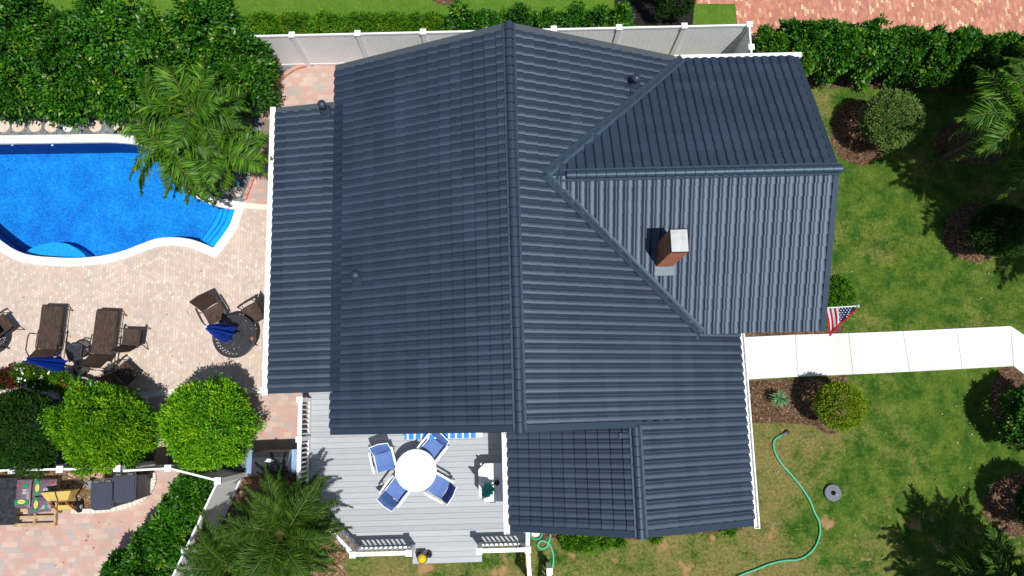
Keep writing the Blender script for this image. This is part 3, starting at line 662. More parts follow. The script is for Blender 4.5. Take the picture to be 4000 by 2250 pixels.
# valleys
Zv = Zb
for sgn, ye in ((-1, Yb0), (1, Yb1)):
    a = Vector((Xv - .06, Yb, Zb + .06)); xe = Xr + (Zr - Zbe) / sm; b = Vector((xe, ye, Zbe + .05)); d = (b - a).normalized(); s = Vector((d.y, -d.x, 0)) * sgn
    s = Vector((-abs(d.y), -d.x * (-sgn) * -1, 0)) if 0 else s
    out = s if (a + s - Vector((Xv + 3, Yb, 0))).length > (a - s - Vector((Xv + 3, Yb, 0))).length else -s
    out = out.normalized()
    def strip(o0, o1, zf, lift, nm, mt):
        q = [a + out * o0, b + out * o0, b + out * o1, a + out * o1]
        P_ = [Vector((p.x, p.y, zf(p) + lift - .03)) for p in q] + [Vector((p.x, p.y, zf(p) + lift)) for p in q]; MB().hexa(P_).build(nm, M[mt], house)
    strip(.01, .12, lambda p: mainz(p.x), .10, 'valley_flashing', 'trim')
    strip(-.11, -.005, lambda p: bz(p.y), .126, 'valley_flashing', 'trim_light')
    strip(-.045, -.025, lambda p: bz(p.y), .145, 'valley_rib', 'trim')
MB().bar((4.62, Yb0 - .02, mainz(4.62) + .04), (4.62, Yb0 - .28, mainz(4.62) + .04), .06, .04).build('valley_flashing', M['trim'], house)
MB().obox((Xc - .22, Ys - .2, Zc - .08), (.3, .12, .03)).build('step_flashing', M['trim'], house)
# gutters
def gutter(P, Q, out, wd=.125, mat='white', hang=True):
    P = Vector(P); Q = Vector(Q); out = Vector(out); m = MB(); d = (Q - P).normalized(); L = (Q - P).length
    m.bar(P + out * (wd - .012) + Vector((0, 0, -.03)), Q + out * (wd - .012) + Vector((0, 0, -.03)), .028, .10)
    m.bar(P + out * wd * .5 + Vector((0, 0, -.075)), Q + out * wd * .5 + Vector((0, 0, -.075)), wd - .03, .012)
    m.bar(P + Vector((0, 0, -.05)), Q + Vector((0, 0, -.05)), .02, .12)
    for e_ in (P, Q): m.bar(e_ + Vector((0, 0, -.035)), e_ + out * wd + Vector((0, 0, -.035)), .012, .09)
    g = m.build('gutter', M[mat], house)
    if hang:
        me = MB(); 
        for k in range(int(L / .2175)): p = P + d * (.1 + k * .2175); me.bar(p + Vector((0, 0, -.035)), p + out * (wd - .02) + Vector((0, 0, -.03)), .014, .012)
        me.build('gutter_hangers', M['fence_panel'], g)
gutter((Xw - .03, Yes - .05, Zw), (Xw - .03, Yen + .06, Zw), (-1, 0, 0)); gutter((Xe + .03, Yce - .08, Ze), (Xe + .03, Yb0 - .0, Ze), (1, 0, 0))
gutter((Xcw - .03, Yce - .08, Zcw), (Xcw - .03, Ys - .1, Zcw), (-1, 0, 0), .13, 'white', False); gutter((4.72, Yb1 + .03, Zbe), (Xb + .1, Yb1 + .03, Zbe), (0, 1, 0), .11, 'white', False)
MB().box(Xcw - .15, Xcw - .02, Yce - .06, Ys - .13, Zcw - .012, Zcw + .0).build('gutter_guard', M['white'], house)
MB().box(4.74, Xb + .08, Yb1 + .04, Yb1 + .14, Zbe - .012, Zbe).build('gutter_guard', M['white'], house)
# chimney
ch = MB().box(chx0 + .012, chx1 - .012, chy0 + .012, chy1 - .012, 3.4, 5.40).build('chimney', M['mortar'], house)
bh, bl = .072, .2
lv = 0
z = 3.62
brm = {}
def brick_obj(x0, x1, y0, y1, z0, z1):
    k = (round(x1 - x0, 3), round(y1 - y0, 3))
    if k not in brm: brm[k] = MB().box(-k[0] / 2, k[0] / 2, -k[1] / 2, k[1] / 2, -.031, .031).mesh('brick', M['brick'])
    o = bpy.data.objects.new('brick', brm[k]); COL.objects.link(o); o.parent = ch; o.location = Vector(((x0 + x1) / 2, (y0 + y1) / 2, (z0 + z1) / 2)) - house.location
while z < 5.36:
    o2 = .1 * (lv % 2)
    for (y0, y1) in ((chy0, chy0 + .012),):
        x = chx0 - o2
        while x < chx1: a = max(x, chx0 + .002); b = min(x + .19, chx1 - .002); (b - a > .03) and brick_obj(a, b, y0 - .004, y1 + .004, z, z + .062); x += .2
    for x0 in (chx0 - .004, chx1 - .012):
        y = chy0 - o2 + .014
        while y < chy1: a = max(y, chy0 + .014); b = min(y + .19, chy1 - .002); (b - a > .03) and brick_obj(x0, x0 + .016, a, b, z, z + .062); y += .2
    z += bh; lv += 1
MB().box(chx0 - .01, chx1 + .01, chy0 - .01, chy1 + .01, 5.40, 5.44).build('flue_gap', M['soil'], ch)
cp = MB(); cx, cy = (chx0 + chx1) / 2, (chy0 + chy1) / 2; q = [(chx0 + .012, chy0), (chx1 - .012, chy0), (chx1 - .012, chy1 - .02), (chx0 + .012, chy1 - .02)]
cp.add([(x, y, 5.45) for x, y in q] + [(x, y, 5.47) for x, y in q] + [(cx, cy, 5.483)], [(0, 1, 5, 4), (1, 2, 6, 5), (2, 3, 7, 6), (3, 0, 4, 7), (4, 5, 8), (5, 6, 8), (6, 7, 8), (7, 4, 8), (3, 2, 1, 0)])
cp.build('chimney_cap', M['tin'], ch)
fz = lambda y: bz(y) + .105
MB().hexa([(chx0 - .05, chy0 - .22, fz(chy0 - .22) - .02), (chx1 + .02, chy0 - .22, fz(chy0 - .22) - .02), (chx1 + .02, chy0 - .02, fz(chy0 - .02) - .02), (chx0 - .05, chy0 - .02, fz(chy0 - .02) - .02),
           (chx0 - .05, chy0 - .22, fz(chy0 - .22)), (chx1 + .02, chy0 - .22, fz(chy0 - .22)), (chx1 + .02, chy0 - .02, fz(chy0 - .02)), (chx0 - .05, chy0 - .02, fz(chy0 - .02))]).build('chimney_flashing', M['flash'], ch)
# vent pipes
def vent(px, py, zf, H, slope_n, label):
    # px, py: base of the pipe; zf: height of the roof there
    p = at(px, py, zf); v = MB().lathe([(.10, -.05), (.10, .10), (.075, .12), (.075, H - .20), (.09, H - .20), (.09, H - .10), (.105, H - .10), (.105, H - .06), (.06, H - .02), (.012, H)], (p.x, p.y, p.z), 18).build('vent_pipe', M['ridge'], house, smooth=False)
    n = Vector(slope_n).normalized(); Mx = Vector((0, 0, 1)).rotation_difference(n).to_matrix()
    b = MB().obox((p.x + .01, p.y - .05, p.z + .085), (.25, .36, .02), Mx); b.lathe([(.16, .0), (.13, .06), (.09, .12)], (p.x, p.y, p.z + .07), 18)
    b.build('vent_base', M['ridge'], v)
nw = (-mw, 0, 1)
zx = (Zm - Zw) / (Xm - Xw)
vent(1275, 436, 2.98, .56, (-.19, 0, 1), ''); vent(1398, 1083, mainz(at(1398, 1083, 3.2).x), .40, nw, ''); vent(2474, 334, mainz(at(2474, 334, 3.9).x), .52, (sm, 0, 1), '')

for x_, y_ in ((52, 568), (208, 569)):
    p = at(x_, y_, -.16); MB().lathe([(.028, -.01), (.03, .012)], (p.x, p.y, -.12), 12).build('return_fitting', M['white'], cop)
# ================================================================ FENCES
def fence_run(parent, pts, H=1.83, posts=None, cap=True):
    """pts: ground corner points (x, y); posts at each"""
    for i, p in enumerate(pts):
        if posts is None or posts[i]:
            po = MB().box(p[0] - .063, p[0] + .063, p[1] - .063, p[1] + .063, 0, H + .03).build('post', M['white'], parent)
            c = MB(); c.box(p[0] - .085, p[0] + .085, p[1] - .085, p[1] + .085, H + .03, H + .055)
            c.add([(p[0] - .07, p[1] - .07, H + .055), (p[0] + .07, p[1] - .07, H + .055), (p[0] + .07, p[1] + .07, H + .055), (p[0] - .07, p[1] + .07, H + .055), (p[0], p[1], H + .10)], [(0, 1, 4), (1, 2, 4), (2, 3, 4), (3, 0, 4)])
            c.build('post_cap', M['white'], po)
    for a, b in zip(pts[:-1], pts[1:]):
        a = Vector((a[0], a[1], 0)); b = Vector((b[0], b[1], 0)); d = (b - a).normalized(); a2 = a + d * .065; b2 = b - d * .065; L = (b2 - a2).length
        MB().bar(a2 + Vector((0, 0, H - .02)), b2 + Vector((0, 0, H - .02)), .05, .075).build('top_rail', M['white'], parent)
        MB().bar(a2 + Vector((0, 0, .09)), b2 + Vector((0, 0, .09)), .05, .13).build('bottom_rail', M['white'], parent)
        nb = max(1, round(L / .15)); w = L / nb; me = None
        for k in range(nb):
            p = a2 + d * (w * (k + .5)); m = MB(); 
            m.obox((p.x, p.y, (H + .09) / 2 + .03), (w - .003, .022, H - .2), rz=math.atan2(d.y, d.x)); m.build('board', M['fence_panel'], parent)
fx0 = -5.8249 - 1.8371
fN = thing('vinyl_fence', 'long white vinyl privacy fence behind the house along the north lawn', 'fence', (0, 10.534, 0))
fence_run(fN, [(fx0, 10.534)] + [(-5.8249 + 1.8371 * k, 10.534) for k in range(8)] + [(7.03, 9.85), (7.03, 8.75)])
fS = thing('vinyl_fence', 'white vinyl privacy fence beside the bins that turns down the diagonal hedge', 'fence', at(600, 1832))
sp_ = [at(x, y, 1.85) for x, y in [(-140, 1846), (48, 1836), (235, 1833), (459, 1829)]]
fence_run(fS, [(p.x, p.y) for p in sp_])
gp = [at(x, y, 1.78) for x, y in [(470, 1840), (657, 1830)]]
fence_run(fS, [(p.x, p.y) for p in gp], 1.76, [False, False])
dp = [at(x, y, 1.85) for x, y in [(657, 1829), (851, 1878), (723, 2149), (600, 2408)]]
fence_run(fS, [(p.x, p.y) for p in dp])

# ================================================================ DECK
DZ = .45
dk = thing('deck', 'grey composite board deck with a low step on the south side of the house', 'deck', at(1600, 1900, DZ))
RH = DZ + .98
tW = at(1171, 1715, RH).x; pA = at(1171, 1500, RH); pB = at(1165, 1943, RH); pC = at(1378, 2166, RH); pD = at(1597, 2158, RH); pE = at(1872, 2148, RH); pF = at(2062, 2152, RH)
xw = (pA.x + pB.x) / 2; ys = (pC.y + pF.y) / 2 + .01
cor1 = Vector((xw + .04, pB.y, 0)); cor2 = Vector((pC.x, ys, 0))
y = ys - .06; top = .45; bw = .149
dkx1 = pF.x + .03
def left_x(yv):
    if yv > cor1.y: return cor1.x
    t = (yv - cor1.y) / (cor2.y - cor1.y); return cor1.x + (cor2.x - cor1.x) * t
base_m = MB().prism([(cor1.x + .02, 1.0), (cor1.x + .02, cor1.y), (cor2.x + .05, ys - .04), (dkx1 - .02, ys - .04), (dkx1 - .02, -2.5), (.2, -2.5), (.2, 1.0)], .02, DZ - .035).build('deck_frame', M['siding'], dk)
while y < 1.0:
    x0 = left_x(y + bw / 2); x1 = dkx1 if y < -2.6 else .35; j = .006
    MB().box(x0, x1, y + j / 2, y + bw - j / 2, DZ - .03, DZ).build('deck_board', M['deck'], dk); y += bw
MB().box(cor1.x - .07, cor1.x - .005, cor1.y, 1.0, DZ - .03, DZ).build('deck_board', M['deck'], dk)
sx0 = at(1612, 2190, .24).x; sx1 = at(1883, 2190, .24).x; syb = at(1750, 2199, .24).y; yy = syb
MB().box(sx0 + .02, sx1 - .02, syb + .02, ys - .07, .0, .205).build('step_frame', M['siding'], dk)
while yy < ys - .06 - .02: MB().box(sx0, sx1, yy + .003, min(yy + bw - .003, ys - .063), .21, .24).build('step_board', M['deck'], dk); yy += bw
def railing(parent, a, b, zb, H=.98, pa=True, pb=True, slope=0):
    a = Vector((a[0], a[1], zb)); b = Vector((b[0], b[1], zb - slope)); d = (b - a); L = d.length; d.normalize()
    for f, p in ((pa, a), (pb, b)):
        if f:
            po = MB().box(p.x - .055, p.x + .055, p.y - .055, p.y + .055, 0, p.z + H).build('post', M['white'], parent)
            MB().box(p.x - .08, p.x + .08, p.y - .08, p.y + .08, p.z + H, p.z + H + .035).build('post_cap', M['white'], po)
    MB().bar(a + d * .05 + Vector((0, 0, H - .05)), b - d * .05 + Vector((0, 0, H - .05)), .105, .045).build('top_rail', M['white'], parent)
    MB().bar(a + d * .05 + Vector((0, 0, .09)), b - d * .05 + Vector((0, 0, .09)), .05, .05).build('bottom_rail', M['white'], parent)
    n = max(2, round(L / .125)); me = None
    for k in range(1, n):
        p = a + d * (L * k / n); MB().box(p.x - .019, p.x + .019, p.y - .019, p.y + .019, p.z + .09, p.z + H - .06).build('baluster', M['white'], parent)
rl = thing('deck_railing', 'white railing along the left side and the angled corner of the deck', 'railing', (xw, -1.5, DZ))
m1 = (xw, at(1171, 1716, RH).y)
railing(rl, (xw, .42), m1, DZ); railing(rl, m1, (xw, pB.y), DZ, pa=False); railing(rl, (xw, pB.y), (pC.x, ys), DZ, pa=False); railing(rl, (pC.x, ys), (pD.x, ys), DZ, pa=False)
rr = thing('deck_railing', 'white railing right of the deck step, with a run going down beside the hose', 'railing', (pF.x, ys, DZ))
railing(rr, (pE.x, ys), (pF.x, ys), DZ); railing(rr, (pF.x, ys), (pF.x + .02, ys + .62), DZ, pa=False, pb=False)
e1 = at(2072, 2300, RH); railing(rr, (pF.x, ys), (e1.x, e1.y), DZ, pa=False)
e2 = at(2147, 2232, .95); e3 = at(2141, 2340, .95); railing(rr, (e2.x, e2.y), (e3.x, e3.y), 0, .95)

# ================================================================ FURNITURE
# --- white dining table and blue sling chairs
tb = thing('dining_table', 'round white patio table in the middle of the grey deck', 'table', at(1624, 1838, DZ + .72)); tb.location.z = DZ
MB().lathe([(.50, .68), (.545, .695), (.55, .71), (.54, .725), (.0, .728)], (0, 0, 0), 56, cap=False).build('table_top', M['white'], tb, world=False)
for k in range(4):
    a = math.pi / 4 + k * math.pi / 2; MB().tube([(.14 * math.cos(a), .14 * math.sin(a), .68), (.38 * math.cos(a), .38 * math.sin(a), 0)], .018, 6).build('leg', M['white'], tb, world=False)
def sling_chair(loc, face, label, group, name='sling_chair', frame='white', cloth='sling_blue', back2=None, wd=.56, high=.92):
    t = thing(name, label, 'chair', loc, group, math.atan2(face[1], face[0]) - math.pi / 2)
    h = wd / 2 - .03
    s = MB(); rows = [(-.20, .40), (-.05, .385), (.12, .385), (.24, .40), (.27, .385)]
    s.add([(sx * (h - .01), y_, z_ + dz) for dz in (0, -.012) for y_, z_ in rows for sx in (-1, 1)], [(2 * i, 2 * i + 1, 2 * i + 3, 2 * i + 2) for i in range(4)] + [(10 + 2 * i + 2, 10 + 2 * i + 3, 10 + 2 * i + 1, 10 + 2 * i) for i in range(4)])
    s.build('seat', M[cloth], t, world=False)
    bk = MB(); rows = [(-.20, .41), (-.26, .55), (-.33, .72), (-.41, high)]
    bk.add([(sx * (h - .01) * (1 if abs(sx) else 1), y_ - abs(sx == 0) * .03, z_) for y_, z_ in rows for sx in (-1, 0, 1)], [(3 * i + c, 3 * i + c + 1, 3 * i + c + 4, 3 * i + c + 3) for i in range(3) for c in (0, 1)])
    bk.add([(sx * (h - .01), y_ - (sx == 0) * .03 - .012, z_) for y_, z_ in rows for sx in (-1, 0, 1)], [(3 * i + c + 3, 3 * i + c + 4, 3 * i + c + 1, 3 * i + c) for i in range(3) for c in (0, 1)])
    bk.build('backrest', M[back2 or cloth], t, world=False)
    f = MB()
    for sx in (-1, 1):
        x = sx * h
        f.tube([(x, .27, .39), (x, .0, .375), (x, -.20, .40), (x, -.33, .72), (x, -.42, high + .01)], .013, 6)
    f.tube([(-h, -.42, high + .01), (0, -.45, high + .01), (h, -.42, high + .01)], .013, 6); f.tube([(-h, .26, .37), (h, .26, .37)], .012, 6); f.tube([(-h, -.18, .34), (h, -.18, .34)], .012, 6)
    f.build('frame', M[frame], t, world=False)
    for sx in (-1, 1):
        x = sx * (wd / 2 + .015)
        arm = MB(); arm.add([], []); P = [(x, -.30, .66), (x * 1.03, -.10, .655), (x * 1.05, .14, .645), (x, .27, .61)]
        for a, b in zip(P[:-1], P[1:]): arm.bar(a, b, .052, .022)
        arm.build('armrest', M[frame], t, world=False)
        MB().tube([(x, .25, .61), (x, .27, .3), (x, .31, 0)], .013, 6).build('leg', M[frame], t, world=False)
        MB().tube([(x, -.16, .64), (x, -.20, .3), (x, -.30, 0)], .013, 6).build('leg', M[frame], t, world=False)
    return t
G = 'blue sling chairs round the white table'
def seat_at(px, py, z, face, back=.0): p = at(px, py, z + .39); return Vector((p.x, p.y, z))
sling_chair(seat_at(1502, 1798, DZ, 0), (.22, -.97), 'blue sling chair at the left of the table with its back toward the house', G, high=.82)
sling_chair(seat_at(1692, 1748, DZ, 0), (-.65, -.76), 'blue sling chair at the upper right of the table near the striped cushion', G, high=.82)
sling_chair(seat_at(1716, 1900, DZ, 0), (-.88, .5), 'blue sling chair at the lower right of the table with a dark navy backrest', G, back2='sling_navy', high=.82)
sling_chair(seat_at(1550, 1915, DZ, 0), (.62, .78), 'blue sling chair at the lower left of the table, nearest the angled railing', G, high=.82)
# --- striped bench cushion at the wall
bp = at(1735, 1690, DZ + .5)
bn = thing('bench', 'outdoor bench with blue and white striped cushion half hidden under the roof edge', 'bench', (bp.x, bp.y + .18, DZ))
x0 = at(1580, 1700, DZ + .48).x - bp.x; x1 = at(1884, 1700, DZ + .48).x - bp.x; yf = at(1700, 1714, DZ + .48).y - bn.location.y
MB().box(x0, x1, yf + .01, yf + .5, .32, .38).build('seat_frame', M['white'], bn, world=False)
for xx in (x0 + .06, x1 - .06):
    for yy in (yf + .06, yf + .44): MB().box(xx - .025, xx + .025, yy - .025, yy + .025, 0, .32).build('leg', M['white'], bn, world=False)
xx = x0; seq_ = [(.045, 0), (.045, 1), (.125, 0), (.045, 1)]; i = 0; m0 = MB()
ws = [.06, .05] + [.135 if k % 2 == 0 else .05 for k in range(20)]
for k, wv in enumerate(ws):
    if xx >= x1: break
    MB().box(xx + .001, min(xx + wv, x1), yf, yf + .5, .38, .48).build('cushion_stripe', M['stripe_white' if k % 2 else 'stripe_blue'], bn, world=False); xx += wv
# --- side table with the teal umbrella
q = [(1869, 1834), (1893, 1811), (1962, 1809), (1990, 1809), (1990, 1958), (1895, 1960), (1871, 1936)]
P = pxs(q, DZ + .74); c0 = sum(P, Vector()) / len(P)
st = thing('side_table', 'white cut corner table half in the shade by the white fascia, holding the teal umbrella', 'table', (c0.x, c0.y, DZ))
MB().prism([p - Vector((c0.x, c0.y, 0)) for p in P], .71, .74).build('table_top', M['white'], st, world=False)
for a in (-.3, .32):
    for b in (-.4, .4): MB().box(a - .02, a + .02, b - .02, b + .02, 0, .71).build('leg', M['white'], st, world=False)
def closed_umbrella(name, base, z_top, z_bot, r, mat, label, group=None, lean=(0, 0), npl=9, seed=1, polemat='white', basepl=True):
    t = thing(name, label, 'umbrella', base, group); rr_ = random.Random(seed)
    lean = Vector((lean[0], lean[1], 0)); f = lambda z: lean * z + Vector((0, 0, z))
    MB().tube([f(0), f(z_top)], .019, 8).build('pole', M[polemat], t, world=False)
    if basepl: MB().lathe([(.24, 0), (.24, .05), (.05, .09), (.03, .3)], (0, 0, 0), 20).build('base', M['black'], t, world=False)
    m = MB(); N = npl * 2; rows = 9
    for i in range(rows):
        s_ = i / (rows - 1); z = z_top - .03 - (z_top - z_bot) * s_; rad = r * (.10 + .9 * s_ ** .75) * (1 if i < rows - 1 else .9)
        for k in range(N):
            a = math.tau * k / N + .25 * s_; q_ = rad * (1.12 if k % 2 else .55) * rr_.uniform(.85, 1.15); c_ = f(z + (rr_.uniform(-.10, .06) if i == rows - 1 else 0))
            m.v.append((c_.x + q_ * math.cos(a), c_.y + q_ * math.sin(a), c_.z))
    for i in range(rows - 1):
        for k in range(N): k2 = (k + 1) % N; m.f.append((i * N + k, (i + 1) * N + k, (i + 1) * N + k2, i * N + k2)); m.m.append(0)
    m.build('canopy', M[mat], t, world=False)
    MB().lathe([(.035, z_top - .03), (.04, z_top), (.015, z_top + .05)], (lean.x * z_top, lean.y * z_top, 0), 10).build('finial', M['white' if mat != 'teal' else 'flash'], t, world=False)
    return t
b_ = at(1925, 1876, DZ); closed_umbrella('closed_umbrella', (b_.x, b_.y, DZ), 2.15, .95, .17, 'teal', 'closed teal umbrella standing through the white cut corner table', None, (-.09, -.10), 8, 4, 'white')
lp = at(1941, 1884, DZ + .74); lt = thing('lantern', 'small black lantern on the shaded part of the white side table', 'lantern', (lp.x, lp.y, DZ + .74))
MB().lathe([(.07, 0), (.07, .02), (.055, .02)], n=10).build('base', M['black'], lt, world=False); MB().lathe([(.045, .02), (.045, .16)], n=8).build('glass', M['dark_iron'], lt, world=False); MB().lathe([(.075, .16), (.06, .2), (.02, .24)], n=10).build('lid', M['black'], lt, world=False)
p = at(1934, 1922, DZ + .76); MB().lathe([(.03, 0), (.035, .05), (.03, .08)], (p.x, p.y, DZ + .74), 12).build('candle', M['rock'], label='small beige candle beside the black lantern on the side table', cat='candle')
# --- garden ornament on the step
p = at(1657, 2166, .3); gn = thing('garden_ornament', 'small garden ornament with yellow domed top and black sides on the deck step', 'ornament', (p.x, p.y, .24))
MB().lathe([(.10, 0), (.09, .05), (.06, .30), (.075, .42)], (0, 0, 0), 12).build('body', M['pinkish'], gn, world=False)
for s in (-1, 1): MB().lathe([(.07, 0), (.085, .1), (.06, .24), (.02, .28)], (s * .14, .0, 0), 10).build('side_lamp', M['black'], gn, world=False)
MB().lathe([(.13, .46), (.14, .5), (.135, .53)], (0, -.02, 0), 20).build('rim', M['bronze'], gn, world=False)
MB().lathe([(.118, .53), (.105, .57), (.06, .61), (.01, .625)], (0, -.02, 0), 20).build('dome', M['yellow_dome'], gn, world=False, smooth=True)
# --- barbecue
p = at(1063, 1803, .95); bq = thing('barbecue_grill', 'black lidded barbecue grill with blue grey side shelves beside the deck railing', 'barbecue', (p.x, p.y, 0))
MB().box(-.36, .36, -.25, .25, .08, .82).build('cabinet', M['cover'], bq, world=False)
l_ = MB(); prof = [(-.33, .86), (-.35, .98), (-.27, 1.10), (-.10, 1.17), (.12, 1.17), (.26, 1.08), (.30, .95), (.30, .86)]; pv = []
for x in (-.50, .50):
    for y_, z_ in prof: pv.append((x * (.93 if z_ > 1.1 else 1), y_, z_))
n_ = len(prof); l_.add(pv, [(i, i + 1, n_ + i + 1, n_ + i) for i in range(n_ - 1)] + [tuple(range(n_))[::-1], tuple(range(n_, 2 * n_))]); l_.build('lid', M['cover'], bq, world=False)
for s in (-1, 1): MB().box(min(s * .5, s * .70), max(s * .5, s * .70), -.30, .30, .86, .89).build('side_shelf', M['steel'], bq, world=False)
MB().tube([(-.34, -.40, .98), (.34, -.40, .98)], .014, 8).build('handle', M['black'], bq, world=False)
em = MB(); em.add([(-.13, .02, 1.176), (-.04, .0, 1.176), (.05, .0, 1.176), (.13, .045, 1.176), (.07, .055, 1.176), (.05, .085, 1.176), (-.07, .085, 1.176), (-.08, .05, 1.176)], [(0, 1, 2, 3, 4, 7), (4, 5, 6, 7)]); em.build('emblem', M['fence_panel'], bq, world=False)
for sx in (-1, 1):
    for sy in (-1, 1): MB().lathe([(.04, 0), (.04, .06)], (sx * .32, sy * .2, 0), 12).build('wheel', M['black'], bq, world=False)
# --- cast iron round table with perforated top
def perforated_table(name, px, py, z, R, label, group=None, rings=22, base_z=.02):
    c = at(px, py, z + base_z); t = thing(name, label, 'table', (c.x, c.y, base_z), group)
    m = MB(); S_ = 96; 
    for i in range(rings):
        r0 = R * (.06 + .86 * i / rings); r1 = R * (.06 + .86 * (i + 1) / rings)
        dense = (i % 2 == 1) and (4 < i < rings - 2) and (i not in (11, 12))
        for k in range(S_):
            if dense and (k + (i // 2) % 2 * 1) % 3 == 0: continue
            a0, a1 = math.tau * k / S_, math.tau * (k + 1) / S_
            m.add([(r0 * math.cos(a0), r0 * math.sin(a0), z), (r1 * math.cos(a0), r1 * math.sin(a0), z), (r1 * math.cos(a1), r1 * math.sin(a1), z), (r0 * math.cos(a1), r0 * math.sin(a1), z)], [(0, 1, 2, 3)])
    m.build('table_top', M['dark_iron'], t, world=False)
    MB().lathe([(R * .92, z - .03), (R * .92, z + .001), (R * .97, z + .004), (R, z - .008), (R, z - .035)], n=64, cap=False).build('rim', M['dark_iron'], t, world=False, smooth=True)
    for k in range(4):
        a = math.pi / 4 + k * math.pi / 2 + .3; MB().tube([(.12 * R * math.cos(a), .12 * R * math.sin(a), z - .02), (R * .3 * math.cos(a), R * .3 * math.sin(a), z * .5), (R * .75 * math.cos(a), R * .75 * math.sin(a), 0)], .018, 6).build('leg', M['dark_iron'], t, world=False)
    return t
PZ = .02
perforated_table('patio_table', 915, 1312, .72, .61, 'large round black perforated table with the blue umbrella by the west gutter')
perforated_table('round_side_table', 294, 1372, .50, .265, 'small round black table between the two brown loungers', rings=12)
ub = at(915, 1312, .72); closed_umbrella('closed_umbrella', (ub.x, ub.y, PZ), 2.66, 1.15, .25, 'blue_fabric', 'closed royal blue umbrella standing in the big black table', 'closed blue umbrellas', (.0, .015), 8, 2, 'white')
ub = at(322, 1437, 0); closed_umbrella('closed_umbrella', (ub.x, ub.y, PZ), 2.5, 1.0, .20, 'blue_fabric', 'closed royal blue umbrella behind the left brown lounger by the flowers', 'closed blue umbrellas', (.0, .03), 8, 5, 'bronze')
p = at(986, 1322, .76); MB().lathe([(.04, 0), (.045, .05), (.02, .07)], (p.x, p.y, .745), 10).build('ashtray', M['rust'], label='small rust coloured dish on the right side of the big black table', cat='dish')
G = 'brown woven patio chairs'
sling_chair(seat_at(838, 1222, PZ, 0), (.5, -.86), 'brown woven high back chair at the upper left of the big black table', G, 'woven_chair', 'bronze', 'wicker', wd=.60, high=1.02)
sling_chair(seat_at(992, 1224, PZ, 0), (-.86, -.5), 'brown woven chair at the upper right of the big black table, half under the gutter', G, 'woven_chair', 'bronze', 'wicker', wd=.60, high=.95)
sling_chair(seat_at(516, 1320, PZ, 0), (.05, 1), 'brown woven chair just right of the second lounger', G, 'woven_chair', 'bronze', 'wicker', wd=.58, high=.95)
sling_chair(seat_at(488, 1462, PZ, 0), (.68, .73), 'brown woven chair shaded by the round lime green tree', G, 'woven_chair', 'bronze', 'wicker', wd=.60, high=.95)
sling_chair(seat_at(2, 1276, PZ, 0), (.75, .6), 'brown woven chair cut off by the left edge of the photo', G, 'woven_chair', 'bronze', 'wicker', wd=.60, high=.95)
p = at(-60, 1330, .72); perforated_table('patio_table', -75, 1330, .72, .5, 'black round table mostly outside the left edge of the photo', rings=14)
def chaise(p_foot, p_head, label):
    a = at(*p_foot, .38); b = at(*p_head, .38); d = (b - a); L = d.length; d.normalize()
    t = thing('lounger', label, 'sun lounger', (a.x, a.y, PZ), 'brown woven sun loungers', math.atan2(d.y, d.x) - math.pi / 2)
    w = .29
    m = MB(); rows = [(-.02, .33), (.04, .365), (.3, .36), (.7, .36), (L - .1, .355), (L, .36)]
    m.add([(sx * w, y_, z_ + dz) for dz in (0, -.014) for y_, z_ in rows for sx in (-1, 1)], [(2 * i, 2 * i + 1, 2 * i + 3, 2 * i + 2) for i in range(5)] + [(12 + 2 * i + 2, 12 + 2 * i + 3, 12 + 2 * i + 1, 12 + 2 * i) for i in range(5)]); m.build('seat', M['wicker'], t, world=False)
    m = MB(); rows = [(L + .01, .365), (L + .15, .53), (L + .28, .70), (L + .36, .82), (L + .37, .86)]
    m.add([(sx * w, y_, z_) for y_, z_ in rows for sx in (-1, 1)] + [(sx * w, y_ + .012, z_ - .01) for y_, z_ in rows for sx in (-1, 1)], [(2 * i, 2 * i + 1, 2 * i + 3, 2 * i + 2) for i in range(4)] + [(10 + 2 * i + 2, 10 + 2 * i + 3, 10 + 2 * i + 1, 10 + 2 * i) for i in range(4)]); m.build('backrest', M['wicker'], t, world=False)
    f = MB()
    for s in (-1, 1):
        f.tube([(s * (w + .015), 0, .34), (s * (w + .015), L, .34), (s * (w + .015), L + .16, .53), (s * (w + .015), L + .38, .85)], .012, 6)
        f.tube([(s * (w + .05), .05, .30), (s * (w + .05), L + .45, .24)], .012, 6)
    for y_ in (.05, L * .5, L + .45): f.tube([(-w - .05, y_, .28), (w + .05, y_, .28)], .011, 6)
    f.tube([(-w, L + .38, .85), (0, L + .40, .86), (w, L + .38, .85)], .012, 6); f.build('frame', M['bronze'], t, world=False)
    for s in (-1, 1):
        x = s * (w + .10)
        MB().tube([(s * (w + .015), L - .42, .34), (x, L - .42, .38), (x * 1.08, L - .42, .56), (x * 1.1, L - .30, .60), (x * 1.12, L + .05, .60), (x * 1.02, L + .22, .50)], .018, 6).build('armrest', M['bronze'], t, world=False)
        for y_ in (.08, L + .40): MB().tube([(s * (w + .05), y_, .30), (s * (w + .09), y_ + .03, 0)], .013, 6).build('leg', M['bronze'], t, world=False)
    return t
chaise((207, 1192), (184, 1364), 'brown woven sun lounger left of the small round table'); chaise((421, 1210), (396, 1383), 'brown woven sun lounger right of the small round table')
